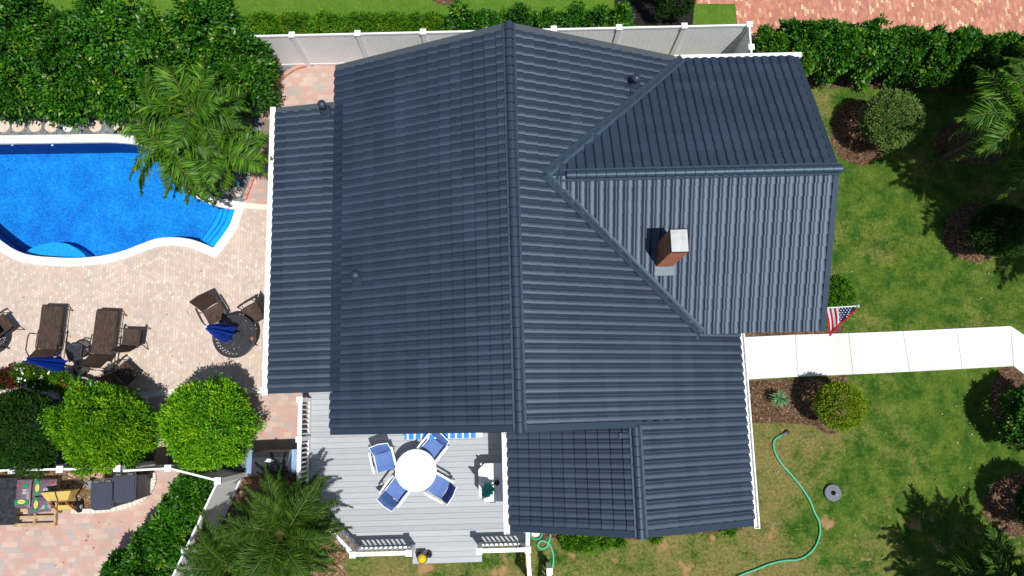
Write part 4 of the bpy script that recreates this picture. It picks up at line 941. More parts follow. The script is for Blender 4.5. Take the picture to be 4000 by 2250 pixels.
# --- bins
def bin_(px, py, label, g):
    a = at(px, py, 1.05); t = thing('wheelie_bin', label, 'bin', (a.x, a.y, 0), g, .03)
    m = MB(); m.hexa([(-.24, -.30, .05), (.24, -.30, .05), (.24, .26, .05), (-.24, .26, .05), (-.29, -.34, .99), (.29, -.34, .99), (.29, .30, .99), (-.29, .30, .99)]); m.build('body', M['bin_side'], t, world=False)
    l = MB(); o_ = [(-.305, .34), (-.305, -.26), (-.27, -.34), (-.19, -.385), (.19, -.385), (.27, -.34), (.305, -.26), (.305, .34)]
    l.prism(o_, .99, 1.02); i_ = [(x * .88, y_ * .90 + .0) for x, y_ in o_]; l.prism(i_, 1.02, 1.045); 
    for x in (-.2, -.13, .0, .13, .2): l.box(x - .008, x + .008, -.28, .24, 1.045, 1.05)
    l.build('lid', M['bin'], t, world=False)
    MB().tube([(-.25, .34, .98), (-.25, .40, .98), (.25, .40, .98), (.25, .34, .98)], .018, 6).build('handle', M['bin_side'], t, world=False)
    for s in (-1, 1): MB().obox((s * .16, .345, 1.03), (.13, .06, .04)).build('hinge', M['bin_side'], t, world=False); MB().tube([(s * .25, .26, .12), (s * .30, .26, .12)], .11, 14).build('wheel', M['rubber'], t, world=False)
G = 'dark grey wheelie bins'
bin_(397, 1934, 'dark grey wheelie bin, the lower left one of the pair, next to the yellow wheelbarrow', G); bin_(484, 1906, 'dark grey wheelie bin, the upper right one of the pair, tucked under the fence', G)
# --- pallet with bags
def xyz(px, py, z): return at(px, py, z)
a = at(60, 1872, .14); b = at(214, 2055, .14); pa = thing('pallet', 'wooden pallet carrying mulch bags beside the black wrapped load', 'pallet', ((a.x + b.x) / 2, (a.y + b.y) / 2, .01))
w_, h_ = (b.x - a.x) / 2, (a.y - b.y) / 2
for k in range(7): yy = -h_ + .05 + k * (2 * h_ - .1) / 6; MB().box(-w_, w_, yy - .045, yy + .045, .11, .13).build('slat', M['pallet'], pa, world=False)
for x in (-w_ + .03, 0, w_ - .03): MB().box(x - .03, x + .03, -h_ + .005, h_ - .005, .02, .108).build('runner', M['pallet'], pa, world=False)
def bag(px, py, z, w, h, rz, label, style):
    a = at(px, py, z + .1); t = thing('mulch_bag', label, 'bag', (a.x, a.y, z), 'plastic mulch bags on the pallet', rz); N = 7; m = MB(); rr = random.Random(px)
    for side in (1, -1):
        b0 = len(m.v)
        for i in range(N):
            for j in range(N):
                u, v = i / (N - 1) * 2 - 1, j / (N - 1) * 2 - 1; e = (1 - u ** 4) * (1 - v ** 4)
                m.v.append((u * w / 2, v * h / 2, .06 + side * (.055 * e ** .5 + .012 * rr.uniform(-1, 1) * e)))
        for i in range(N - 1):
            for j in range(N - 1): f = (b0 + i * N + j, b0 + (i + 1) * N + j, b0 + (i + 1) * N + j + 1, b0 + i * N + j + 1); m.f.append(f if side > 0 else f[::-1]); m.m.append(0)
    m.build('sack', M['bag'], t, world=False, smooth=True)
    zt = .122; MB().add([(-w * .40, -h * .46, zt), (-w * .22, -h * .46, zt), (-w * .18, 0, zt), (-w * .22, h * .46, zt), (-w * .40, h * .46, zt), (-w * .34, 0, zt)], [(0, 1, 2, 3, 4, 5)]).build('green_band', M['bag_green'], t, world=False)
    MB().lathe([(.001, zt + .006), (.1, zt + .004)], (0, 0, 0), 14, cap=False).xf(Matrix.Translation((-w * .27, 0, 0)) @ Matrix.Diagonal((.55, 1, 1, 1))).build('oval_badge', M['bag_yellow'], t, world=False)
    for k in range(5): MB().box(-w * .27 - .02 + 0, -w * .27 + .02, -.06 + k * .028, -.048 + k * .028, zt + .0065, zt + .0075).build('badge_mark', M['bag_green'], t, world=False)
    for k in range(4): MB().box(w * .0 + k * .035, w * .0 + k * .035 + .02, -h * .30, -h * .02, zt, zt + .001).build('print_bar', M['bag_white'], t, world=False)
    MB().box(w * .22, w * .34, -h * .32, -h * .02, zt, zt + .0015).build('print_block', M['bag_green'], t, world=False)
    if style: MB().box(w * .28, w * .38, h * .2, h * .36, zt, zt + .0015).build('print_spot', M['bag_red'], t, world=False)
bag(88, 1930, .30, .74, .40, math.pi / 2, 'mulch bag lying crosswise at the left on the pallet', 1); bag(172, 1905, .30, .62, .42, 0, 'mulch bag at the top right of the pallet against the wheelbarrow', 1)
bag(162, 1970, .30, .50, .40, 0, 'mulch bag at the lower right of the pallet', 0); 
for k, (x, y_) in enumerate([(90, 1935), (165, 1912), (150, 1972)]):
    a = at(x, y_, .2); MB().obox((a.x, a.y, .215), (.5, .42, .13), rz=.1 * k).build('bag_layer', M['bag'], label=['lower mulch bag under the crosswise bag on the pallet', 'lower mulch bag under the upper right bag on the pallet', 'lower mulch bag under the lower right bag'][k], cat='bag', group='lower layer of mulch bags')
# --- wrapped load
a = at(-70, 1870, .30); b = at(60, 2050, .30); m = MB(); N = 9; rr = random.Random(3)
for side in (0,):
    pts = [(a.x, b.y), (b.x - .06, b.y), (b.x, b.y + .07), (b.x, a.y - .07), (b.x - .07, a.y), (a.x, a.y)]; m.prism(pts, .02, .30); 
    for k in range(14): x = a.x + (b.x - a.x) * (k + .5) / 14; m.bar((x, b.y + .02, .30), (x + rr.uniform(-.02, .02), a.y - .03, .30), .03, .016)
m.build('wrapped_load', M['wrap'], label='flat load wrapped in shiny black film at the left edge below the fence', cat='wrapped pallet')
# --- wheelbarrow tipped against the fence
a = at(246, 1935, .45); wb = thing('wheelbarrow', 'yellow wheelbarrow tipped up beside the mulch bags', 'wheelbarrow', (a.x, a.y, 0))
tr = MB(); o4 = [(-.48, .10, .92), (.50, .16, .92), (.50, -.0, .35), (-.48, -.06, .35)]
# outer shell: bottom facing up and south
rim = [(-.50, .16, 1.02), (.52, .20, 1.02), (.48, .22, .40), (-.46, .18, .40)]; bot = [(-.34, -.14, .86), (.34, -.12, .86), (.30, -.20, .52), (-.30, -.22, .52)]
tr.add(rim + bot, [(0, 1, 5, 4), (1, 2, 6, 5), (2, 3, 7, 6), (3, 0, 4, 7), (4, 5, 6, 7)]); tr.add([(x, y_ + .012, z_ - .008) for x, y_, z_ in rim + bot], [(4, 5, 1, 0), (5, 6, 2, 1), (6, 7, 3, 2), (7, 4, 0, 3), (7, 6, 5, 4)])
tr.build('tray', M['yellow'], wb, world=False); MB().tube([rim[0], rim[1], rim[2], rim[3], rim[0]], .014, 6).build('tray_rim', M['bronze'], wb, world=False)
MB().bar((0, .17, 1.03), (.02, -.14, .87), .035, .012).build('strap', M['bronze'], wb, world=False)
for x in (-.28, .28): MB().bar((x, -.20, .85), (x * 1.1, -.62, .10), .045, .045).build('handle_bar', M['orange'], wb, world=False)
MB().box(-.26, .24, -.50, -.34, .34, .37).build('foot_plate', M['yellow'], wb, world=False)
MB().tube([(.36, -.42, .22), (.44, -.42, .22)], .19, 20).build('wheel', M['rubber'], wb, world=False); MB().tube([(.34, -.42, .22), (.46, -.42, .22)], .07, 12).build('hub', M['tin'], wb, world=False)
MB().tube([(-.2, -.15, .9), (.36, -.28, .5)], .014, 6).build('brace', M['bronze'], wb, world=False)
a = at(255, 1855, 1.2); b = at(345, 1895, .3); sh = thing('shovel', 'long grey shovel leaning against the fence between wheelbarrow and bins', 'shovel', (b.x, b.y, 0))
MB().tube([a - sh.location, b - sh.location], .016, 6).build('shaft', M['bin_side'], sh, world=False)
bl = b - sh.location; MB().add([bl + Vector(v) for v in [(-.06, .08, .06), (.10, .12, .04), (.17, 0, 0), (.10, -.12, -.04), (-.04, -.08, 0)]], [(0, 1, 2, 3, 4), (4, 3, 2, 1, 0)]).build('blade', M['flash'], sh, world=False)
for o_ in list(wb.children):
    me_ = o_.data
    for v_ in me_.vertices: v_.co *= .80
# --- hoses, sprinkler disc
def hose(L, label, r=.030):
    P = spline([at(x, y_, .04) for x, y_ in L], 7); t = thing('garden_hose', label, 'hose', P[0].xy.to_3d()); MB().tube(P, r, 8).build('tube', M['hose'], t, smooth=True); return t
h1 = hose([(3054, 1699), (3028, 1716), (3021, 1741), (3033, 1780), (3058, 1818), (3093, 1857), (3131, 1904), (3161, 1951), (3182, 2002), (3199, 2036), (3203, 2079), (3187, 2131), (3152, 2169), (3114, 2186), (3063, 2190), (3007, 2203), (2951, 2225), (2900, 2244), (2840, 2274), (2780, 2300)], 'long green garden hose curving over the patchy lawn right of the house')
a = at(3054, 1699, .05); b = at(3076, 1687, .06); nz = MB().tube([a, a.lerp(b, .5), b], [.034, .028, .045], 10).build('nozzle', M['bin_side'], h1); MB().lathe([(.045, 0), (.06, .03), (.05, .06), (.02, .07)], (b.x, b.y, .03), 14).build('nozzle_head', M['black'], h1)
hose([(2150, 2086), (2149, 2098), (2143, 2118), (2136, 2134), (2120, 2143), (2106, 2138), (2101, 2127), (2108, 2115), (2122, 2112), (2138, 2119), (2150, 2133), (2158, 2155), (2162, 2180), (2160, 2205), (2152, 2235), (2143, 2262), (2130, 2300)], 'green garden hose with a small loop beside the deck railing post')
a = at(2094, 2082, .10); cr = thing('hose_reel', 'coiled pale green hose by the house wall under the roof edge', 'hose', (a.x, a.y, 0))
MB().tube([(.16 * math.cos(t) + .0, .16 * math.sin(t), .05 + .01 * t) for t in [k * .3 for k in range(50)]], .022, 6).build('coil', M['hose'], cr, world=False); MB().lathe([(.13, 0), (.13, .08)], n=16).build('pot', M['curb'], cr, world=False)
a = at(3252, 1925, .05); dd = thing('sprinkler_disc', 'round grey disc with a small hub lying on the patchy lawn by the hose', 'lawn fixture', (a.x, a.y, 0))
MB().lathe([(.228, 0), (.232, .08), (.222, .10), (.0, .105)], n=32, cap=False).build('disc', plain('grey_disc', (.12, .135, .165, 1), .6, .1, 20), dd, world=False); MB().lathe([(.06, .10), (.06, .14), (.03, .16), (.02, .26)], n=12).build('hub', M['black'], dd, world=False); MB().tube([(0, 0, .2), (.07, -.05, .24)], .018, 6).build('spout', M['tin'], dd, world=False)
# --- flag
A = at(3222, 1204, 2.05); B = at(3352, 1195, 2.55); A2 = Vector((Xb - .33, A.y, 1.85))
fg = thing('flag', 'American flag hanging from a white pole under the roof edge above the walkway', 'flag', A2)
d_ = (B - A2).normalized(); MB().tube([A2, B], .016, 8).build('pole', M['white'], fg); MB().lathe([(.03, -.02), (.04, .01), (.01, .05)], (B.x, B.y, B.z), 10).build('finial', M['curb'], fg)
U0 = A; U1 = A.lerp(B, .9); nu, nv = 26, 12; fl_ = {0: MB(), 1: MB(), 2: MB()}
F1 = at(3240, 1312, 1.35)
def fpos(u, v):
    q = U0.lerp(U1, u) + (F1 - U0) * (v * (1 - .9 * u))
    q.z += .035 * math.sin(u * 17 + v * 2.5) * v; q.x += .03 * math.sin(v * 3 + u * 5) * v; return q + Vector((0, 0, -.02))
for i in range(nu):
    for j in range(nv):
        u0, u1, v0, v1 = i / nu, (i + 1) / nu, j / nv, (j + 1) / nv; st_ = int(i / nu * 13)
        canton = u0 >= .46 and v1 * (1 - .9 * u0) <= .55
        k = 2 if canton else (0 if st_ % 2 == 0 else 1)
        fl_[k].add([fpos(u0, v0), fpos(u1, v0), fpos(u1, v1), fpos(u0, v1)], [(0, 1, 2, 3)])
fl_[0].build('stripe_red', M['flag_red'], fg); fl_[1].build('stripe_white', M['flag_white'], fg); fl_[2].build('canton', M['flag_blue'], fg)
stv = MB()
for i in range(9):
    for j in range(7):
        if (i + j) % 2: continue
        u = .49 + .05 * i; v = (.04 + .075 * j) / (1 - .9 * u)
        if v > .9: continue
        c_ = fpos(u, v) + Vector((0, 0, .012)); stv.lathe([(.001, 0), (.016, -.001)], c_, 6, cap=False)
stv.build('stars', M['flag_white'], fg)
# folded hem
hm = MB(); pts = [fpos(k / 12, 1) for k in range(13)]; 
for a, b in zip(pts[:-1], pts[1:]): hm.bar(a + Vector((0, 0, .01)), b + Vector((0, 0, .01)), .05, .02)
hm.build('fold', M['flag_red'], fg)
# ================================================================ VEGETATION
def leaf_mesh(name, P, D, Nn, L, Wd, tint, mat, fold=.25, rows=1):
    """one folded diamond per leaf, P base, D direction, Nn leaf normal"""
    n = len(P); D = D / np.linalg.norm(D, axis=1, keepdims=True)
    Sd = np.cross(D, Nn); Sd /= (np.linalg.norm(Sd, axis=1, keepdims=True) + 1e-9); U = np.cross(Sd, D)
    L = L[:, None]; Wd = Wd[:, None]
    v = np.empty((n, 4, 3)); v[:, 0] = P; v[:, 1] = P + D * L * .45 + Sd * Wd * .5 + U * Wd * fold; v[:, 2] = P + D * L - U * L * .12; v[:, 3] = P + D * L * .45 - Sd * Wd * .5 + U * Wd * fold
    me = bpy.data.meshes.new(name); me.vertices.add(n * 4); me.vertices.foreach_set('co', v.reshape(-1).astype(np.float32))
    me.loops.add(n * 4); me.loops.foreach_set('vertex_index', np.arange(n * 4, dtype=np.int32))
    me.polygons.add(n); me.polygons.foreach_set('loop_start', np.arange(0, n * 4, 4, dtype=np.int32)); me.polygons.foreach_set('loop_total', np.full(n, 4, dtype=np.int32))
    me.update(calc_edges=True); me.materials.append(mat)
    a = me.attributes.new('tint', 'FLOAT', 'POINT'); a.data.foreach_set('value', np.repeat(np.clip(tint, 0, 1), 4).astype(np.float32)); return me
def lump(dirs, seed, amp=.16, k=34):
    r = np.random.default_rng(seed); c = r.normal(size=(k, 3)); c /= np.linalg.norm(c, axis=1, keepdims=True); w = r.uniform(.4, 1, k)
    q = np.max((dirs @ c.T - .90) * 9 * w, axis=1); c2 = c[::2] + r.normal(size=c[::2].shape) * .3; c2 /= np.linalg.norm(c2, axis=1, keepdims=True)
    q2 = np.clip(np.max((dirs @ c2.T - .97) * 33, axis=1), 0, 1); return 1 + amp * np.clip(q, -1.3, 1) + amp * 1.1 * q2
def crown_mesh(name, center, rad, ntips, per, leaf, mat, seed, amp=.16, tight=.12, width=.5, box=0, clump=.09):
    r = np.random.default_rng(seed); nc = max(6, int(ntips * per / 30)); rad = tuple(x - .06 for x in rad)           # small sprays of leaves, each with its own shade
    d = r.normal(size=(nc, 3)); d /= np.linalg.norm(d, axis=1, keepdims=True)
    d[:, 2] = np.where(d[:, 2] < -.55, -d[:, 2] * .3, d[:, 2]); d /= np.linalg.norm(d, axis=1, keepdims=True)
    d2 = d
    if box: d2 = np.sign(d) * np.abs(d) ** (1 - box); d2 /= np.max(np.abs(d2), axis=1, keepdims=True) ** box
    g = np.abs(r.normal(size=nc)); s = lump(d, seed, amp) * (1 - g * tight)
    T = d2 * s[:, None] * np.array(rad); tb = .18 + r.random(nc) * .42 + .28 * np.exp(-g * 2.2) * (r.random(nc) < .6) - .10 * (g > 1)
    n = nc * 26; T = np.repeat(T, 26, 0); dn = np.repeat(d / np.array(rad) * min(rad), 26, 0); dn /= np.linalg.norm(dn, axis=1, keepdims=True)
    rnd = r.normal(size=(n, 3)); rnd /= np.linalg.norm(rnd, axis=1, keepdims=True); off = np.abs(r.random(n)) ** .6
    D = dn * .55 + rnd * .9; D[:, 2] += .15
    P = T + rnd * (off * clump)[:, None] + dn * (r.random(n) * clump * .8)[:, None]
    Nn = dn * .5 + np.array([0, 0, .6]) + rnd * .3 + r.normal(size=(n, 3)) * .3
    L = leaf * r.uniform(.6, 1.2, n); tint = np.repeat(tb, 26) + r.normal(size=n) * .12
    tint += .5 * (r.random(n) < .012)
    return leaf_mesh(name, P + np.array(center), D, Nn, L, L * width, tint, mat)
def plant(name, label, cat, loc, zc, rad, ntips, per, leaf, mat, seed, group=None, trunk=.05, amp=.16, tight=.12, width=.5, box=0, limbs=5, part='crown', clump=.09):
    t = thing(name, label, cat, loc, group)
    m = crown_mesh('leaves', (0, 0, zc), rad, ntips, per, leaf, M[mat], seed, amp, tight, width, box=box, clump=clump)
    link_mesh(part, m, None, t)
    tr = MB(); r = random.Random(seed); h = max(.1, zc - rad[2] * .55)
    tr.tube([(0, 0, 0), (r.uniform(-.03, .03), r.uniform(-.03, .03), h)], [trunk, trunk * .75], 8)
    for k in range(limbs):
        a = math.tau * k / limbs + r.uniform(-.3, .3); e = .72
        tr.tube([(0, 0, h * .9), (rad[0] * .4 * math.cos(a), rad[1] * .4 * math.sin(a), zc - rad[2] * .2), (rad[0] * e * math.cos(a), rad[1] * e * math.sin(a), zc + rad[2] * r.uniform(-.1, .45))], [trunk * .6, trunk * .4, trunk * .15], 5)
    tr.build('trunk', M['trunk'], t, world=False); return t
def g0(px, py, z): p = at(px, py, z); return Vector((p.x, p.y, 0))
# --- three round clipped trees
G = 'round clipped trees between the patio and the fence'
plant('round_tree', 'bright lime green round clipped tree between the pink pavers, nearest the house', 'tree', g0(815, 1655, 1.6), 1.6, (1.02, 1.0, 1.08), 5200, 9, .072, 'leaf_lime', 11, G, .07, .20, .15, clump=.13)
plant('round_tree', 'lime green round clipped tree in the middle of the three', 'tree', g0(405, 1668, 1.6), 1.6, (1.04, .98, 1.08), 5200, 9, .072, 'leaf_lime', 12, G, .07, .22, .15, clump=.13)
plant('round_tree', 'dark green round tree at the left edge beside the two lime ones', 'tree', g0(85, 1692, 1.45), 1.45, (1.02, .96, 1.05), 6800, 9, .07, 'leaf_dark', 13, G, .07, .18, .12)
# --- big hedge above the pool
G = 'tall hedge shrubs above the pool'
hl_ = ['at the far left, cut by the photo edge', 'second from the left, its top over the lawn', 'third from the left in the row above the pool', 'fourth from the left in the row above the pool', 'fifth from the left, behind the pool palm', 'near the right end with a yellow tinged top', 'last one on the right beside the white fence', 'low front one at the left, near the stepping stones', 'low front one above the skimmer lid', 'low front one touching the left fronds of the palm']
for i, (x, y_, z, rx, ry, rz) in enumerate([(-45, 270, 1.6, 1.0, 1.1, 1.6), (150, 165, 1.8, .86, 1.0, 1.8), (318, 250, 1.5, .80, 1.05, 1.5), (478, 165, 1.7, .82, .98, 1.75), (655, 250, 1.5, .80, 1.1, 1.5), (845, 150, 1.8, .92, .98, 1.8), (968, 300, 1.5, .82, 1.02, 1.55), (60, 345, 1.1, .85, .80, 1.2), (245, 352, 1.0, .80, .72, 1.1), (430, 352, 1.0, .82, .74, 1.1)]):
    plant('hedge_shrub', 'tall hedge shrub ' + hl_[i], 'shrub', g0(x, y_, z), z, (rx * .80, ry * .90, rz), 2300, 8, .12, 'leaf_hedge', 30 + i, G, .05, .26, .24, clump=.15)
# --- low bright hedge north of the fence
G = 'low bushes behind the white fence'
q = ['leftmost', 'second from the left', 'third from the left', 'fourth from the left', 'fifth from the left', 'sixth, where the bright hedge ends']
for i in range(6):
    x = 1030 + i * 128; plant('low_hedge_bush', 'bright leafy low hedge bush behind the white fence, ' + q[i], 'bush', g0(x, 106, .5), .5, (.62, .27, .45), 900, 8, .10, 'leaf_bright', 50 + i, G, .03, .2, .15)
G = 'dark spiky shrubs behind the ridge of the house'
q = ['first left of the roof ridge', 'second, peeking out over the ridge top', 'just right of the ridge top', 'middle of the row right of the ridge', 'fourth right of the ridge', 'next to the dark shade', 'last one before the dark shade']
for i, x in enumerate([1800, 1905, 2035, 2140, 2235, 2335, 2425]):
    plant('upright_shrub', 'upright shrub with yellow tips behind the fence, ' + q[i], 'shrub', g0(x, 68 + (i % 2) * 14, 1.2), .75, (.30, .30, .78), 620, 7, .085, 'leaf_hedge', 60 + i, G, .03, .35, .2)
    if i < 6: plant('ground_bush', 'small bush filling the gap behind the fence, ' + q[i], 'bush', g0(x + 55, 96, .4), .35, (.4, .3, .4), 420, 7, .08, 'leaf_bright', 160 + i, 'small filler bushes behind the fence', .02, .3, .2)
plant('topiary_column', 'dense dark green clipped topiary column at the top edge beside the brick driveway', 'topiary', g0(2612, 35, 0.3), 2.7, (.54, .52, 2.7), 8200, 7, .055, 'leaf_dark', 70, None, .06, .05, .06, box=.45)
cst = at(3850, 540, 0)
plant('shade_tree', 'broad dark tree beyond the upper right edge shading the lawn corner', 'tree', Vector((cst.x + 2.0, cst.y - 1.9, 0)), 6.6, (2.5, 2.3, 1.3), 6800, 8, .16, 'leaf_dark', 71, None, .16, .3, .2)
# --- NE hedge
G = 'hedge bushes between the brick driveway and the right lawn'
q = ['first beside the fence corner post', 'second from the fence corner', 'third, above the corner of the gable roof', 'fourth from the fence corner', 'fifth, above the round bronzed bush', 'sixth from the fence corner', 'seventh, beside the dark palm', 'eighth, behind the palm fronds', 'last at the right photo edge']
for i in range(9):
    x = (3000, 3100, 3230, 3361, 3493, 3625, 3757, 3889, 4021)[i]; y_ = (215, 200, 192, 206, 210, 228, 226, 246, 250)[i]; plant('driveway_hedge_bush', 'leafy green hedge bush below the brick driveway, ' + q[i], 'bush', g0(x, y_ + 6, 1.0), 1.0, ((.64, .62, 1.05) if i else (.42, .55, .8)), 1900, 8, .115, 'leaf_hedge', 80 + i, G, .04, .3, .18)
# --- SW diagonal hedge
G = 'hedge bushes along the lower left fence'
q = ['topmost, by the fence corner', 'second from the top', 'third from the top', 'middle of the run', 'fifth from the top', 'sixth, near the bottom edge', 'lowest, cut by the bottom edge', 'left one of the bottom pair']
for i, (x, y_) in enumerate([(772, 1915), (735, 1990), (690, 2050), (672, 2120), (610, 2130), (590, 2205), (560, 2290), (500, 2240)]):
    plant('fence_hedge_bush', 'dark green hedge bush beside the driveway, ' + q[i], 'bush', g0(x, y_, .9), .85, (.50, .52, .85), 1500, 8, .10, 'leaf_hedge', 100 + i, G, .04, .2, .15)
# --- bushes on the right lawn
plant('ball_bush', 'large round bush with bronzed green leaves on a mulch circle near the gable', 'bush', g0(3482, 466, 1.35), 1.35, (.74, .76, .72), 2400, 8, .065, 'leaf_brown', 120, None, .05, .06, .08)
plant('ball_bush', 'yellow green round bush at the corner of the mulch bed below the walkway', 'bush', g0(3281, 1584, 1.08), 1.08, (.60, .60, .60), 1700, 8, .06, 'leaf_olive', 121, None, .05, .05, .08)
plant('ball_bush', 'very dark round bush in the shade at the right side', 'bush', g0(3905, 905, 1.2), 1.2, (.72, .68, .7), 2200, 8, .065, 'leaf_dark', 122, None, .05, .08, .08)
plant('ball_bush', 'dark glossy bush at the right edge below the end of the walkway', 'bush', g0(4040, 1640, 1.15), 1.15, (.74, .78, .9), 2200, 8, .09, 'leaf_hedge', 123, None, .05, .2, .12)
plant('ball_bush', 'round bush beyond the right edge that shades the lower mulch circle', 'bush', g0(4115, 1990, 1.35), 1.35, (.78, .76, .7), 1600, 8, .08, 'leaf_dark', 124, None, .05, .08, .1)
plant('ball_bush', 'small bright green bush tucked against the gable end beside the flag', 'bush', g0(3278, 1142, .55), .5, (.36, .42, .5), 900, 8, .07, 'leaf_bright', 125, None, .03, .1, .1)
G = 'low plants along the south wall'
q = ['leftmost, right of the hose', 'second from the hose', 'third from the hose', 'fourth from the hose', 'right of the lower roof ridge', 'small one far right under the eave']
for i, x in enumerate([2232, 2290, 2350, 2410, 2560, 2850]):
    y_ = (2108, 2112, 2106, 2104, 2098, 2064)[i]; s = (1, 1.05, .9, .7, .5, .6)[i]
    plant('wall_plant', 'leafy plant under the bottom roof edge, ' + q[i], 'plant', g0(x, y_, .3), .28 * s, (.28 * s, .20 * s, .3 * s), int(240 * s), 7, .10, 'leaf_bright', 130 + i, G, .015, .3, .2)
# --- leaves, flowers and pots by the patio
def pot(parent, r, h): MB().lathe([(r * .75, 0), (r, h), (r * .9, h), (r * .85, h - .04)], n=24, cap=False).build('pot', M['terra'], parent, world=False); MB().lathe([(r * .88, h - .05), (.001, h - .04)], n=20, cap=False).build('soil', M['soil'], parent, world=False)
def flowers(t, zc, rad, n, mat, seed, s=.03):
    r = random.Random(seed); m = MB()
    for k in range(n):
        a = r.uniform(0, math.tau); q_ = r.uniform(.2, .95) ** .5; x, y_ = rad[0] * q_ * math.cos(a), rad[1] * q_ * math.sin(a); z = zc + rad[2] * math.sqrt(max(0, 1 - q_ * q_ * .8)) + .03
        m.lathe([(.001, .012), (s, 0), (s * .6, -.01)], (x, y_, z), 6, cap=False)
    m.build('blossoms', M[mat], t, world=False)
def flowering(px, py, rad, leafm, fm, nf, label, seed, n=380, cat='flowering plant'):
    t = thing('flowering_plant', label, cat, g0(px, py, .5), 'flower pots by the lower patio edge'); pot(t, min(rad[0], rad[1]) * .8, .32)
    link_mesh('foliage', crown_mesh('leaves', (0, 0, .45), rad, n, 7, .065, M[leafm], seed, .3, .2), None, t)
    if nf: flowers(t, .45, rad, nf, fm, seed)
    return t
flowering(40, 1474, (.30, .28, .22), 'leaf_red', None, 0, 'dark red leaved plant at the left end of the flower row', 140)
flowering(-5, 1485, (.25, .2, .2), 'leaf_dark', None, 0, 'dark green pot plant at the left edge beside the red leaved plant', 141)
flowering(80, 1462, (.20, .22, .20), 'leaf_bright', 'petal', 16, 'pot of white flowers just left of the folded blue umbrella tip', 142)
flowering(140, 1486, (.28, .22, .20), 'leaf_bright', 'petal', 7, 'pot of white flowers below the middle of the blue umbrella', 143)
flowering(200, 1484, (.30, .24, .20), 'leaf_bright', 'petal', 9, 'pot of white flowers at the right end of the blue umbrella', 144)
flowering(236, 1490, (.2, .24, .20), 'leaf_bright', 'petal_red', 5, 'pot with tiny red flowers right of the white ones', 145)
flowering(275, 1535, (.22, .2, .2), 'leaf_bright', None, 0, 'light green leafy plant touching the middle round tree', 146, 240)
t = thing('potted_plant', 'broad leaved plant in a large grey pot behind the middle round tree', 'potted plant', g0(322, 1510, .4)); pot(t, .25, .42)
n_ = 46; r_ = np.random.default_rng(5); an = r_.uniform(0, math.tau, n_); el = r_.uniform(.2, 1.1, n_); Dv = np.stack([np.cos(an) * np.cos(el), np.sin(an) * np.cos(el), np.sin(el)], 1); Pv = np.array([-.08, .02, .35]) + Dv * r_.uniform(.02, .25, (n_, 1)); link_mesh('foliage', leaf_mesh('leaves', Pv, Dv, np.tile([0, 0, 1.], (n_, 1)), r_.uniform(.16, .26, n_), r_.uniform(.07, .1, n_), r_.uniform(.2, .8, n_), M['leaf_bright']), None, t)
MB().lathe([(.25, .42), (.262, .43), (.25, .44)], n=28, cap=False).build('pot_rim', M['white'], t, world=False)
plant('yellow_croton', 'small yellow orange plant beside the gravel between the two lime trees', 'plant', g0(566, 1742, .3), .3, (.16, .16, .22), 90, 7, .10, 'leaf_olive', 150, None, .015, .2, .2)
# --- yucca
c = at(3046, 1557, .45); yu = thing('yucca', 'spiky grey green rosette plant in the mulch bed beside the gutter', 'plant', (c.x, c.y, 0)); r_ = np.random.default_rng(4); n_ = 70
an = r_.uniform(0, math.tau, n_); el = r_.uniform(.05, 1.25, n_); Dv = np.stack([np.cos(an) * np.cos(el), np.sin(an) * np.cos(el), np.sin(el)], 1)
link_mesh('blades', leaf_mesh('blades', np.tile([0, 0, .38], (n_, 1)) + Dv * .02, Dv, np.tile([0, 0, 1.], (n_, 1)) + r_.normal(size=(n_, 3)) * .1, r_.uniform(.22, .31, n_), np.full(n_, .034), r_.uniform(0, 1, n_), M['leaf_yucca']), None, yu)
MB().lathe([(.05, 0), (.06, .2), (.05, .4)], n=10).build('stem', M['trunk'], yu, world=False)
# --- palms
def frond_mesh(L, droop, nl, leaf, lw, mat, seed, rise=.5, vshape=.5, taper=.8, hang=.2, spread=1.15):
    """frond grows along +X from the origin"""
    r = np.random.default_rng(seed); tt = np.linspace(0, 1, 14); X = L * (tt - .12 * tt ** 2 * droop); Z = L * (rise * tt - droop * tt ** 2); Y = L * .05 * np.sin(tt * 2 + seed)
    pts = np.stack([X, Y, Z], 1)
    ts = np.repeat(np.linspace(.12, .99, nl), 2); sd = np.tile([1, -1], nl); n = len(ts)
    P = np.stack([np.interp(ts, tt, pts[:, k]) for k in range(3)], 1); T = np.stack([np.interp(np.minimum(ts + .03, 1.0), tt, pts[:, k]) for k in range(3)], 1) - np.stack([np.interp(ts - .03, tt, pts[:, k]) for k in range(3)], 1)
    T /= np.linalg.norm(T, axis=1, keepdims=True); side = np.cross(T, [0, 0, 1.]); side /= np.linalg.norm(side, axis=1, keepdims=True); up = np.cross(side, T)
    ang = spread * (1 - .55 * ts ** 2)
    D = T * np.cos(ang)[:, None] + side * (sd * np.sin(ang))[:, None] + up * (vshape * (1 - ts) - hang)[:, None] + r.normal(size=(n, 3)) * .2
    Ll = leaf * (np.sin(np.clip(ts * 1.05 + .12, 0, 1) * math.pi) ** taper * .85 + .25) * r.uniform(.85, 1.1, n)
    me = leaf_mesh('leaflets', P, D, up + r.normal(size=(n, 3)) * .4, Ll, np.full(n, lw), r.uniform(.0, .75, n), mat, .15)
    st = MB(); st.tube([tuple(p) for p in pts], [.011 * (1 - .8 * t) + .003 for t in tt], 4, cap=False); return me, st
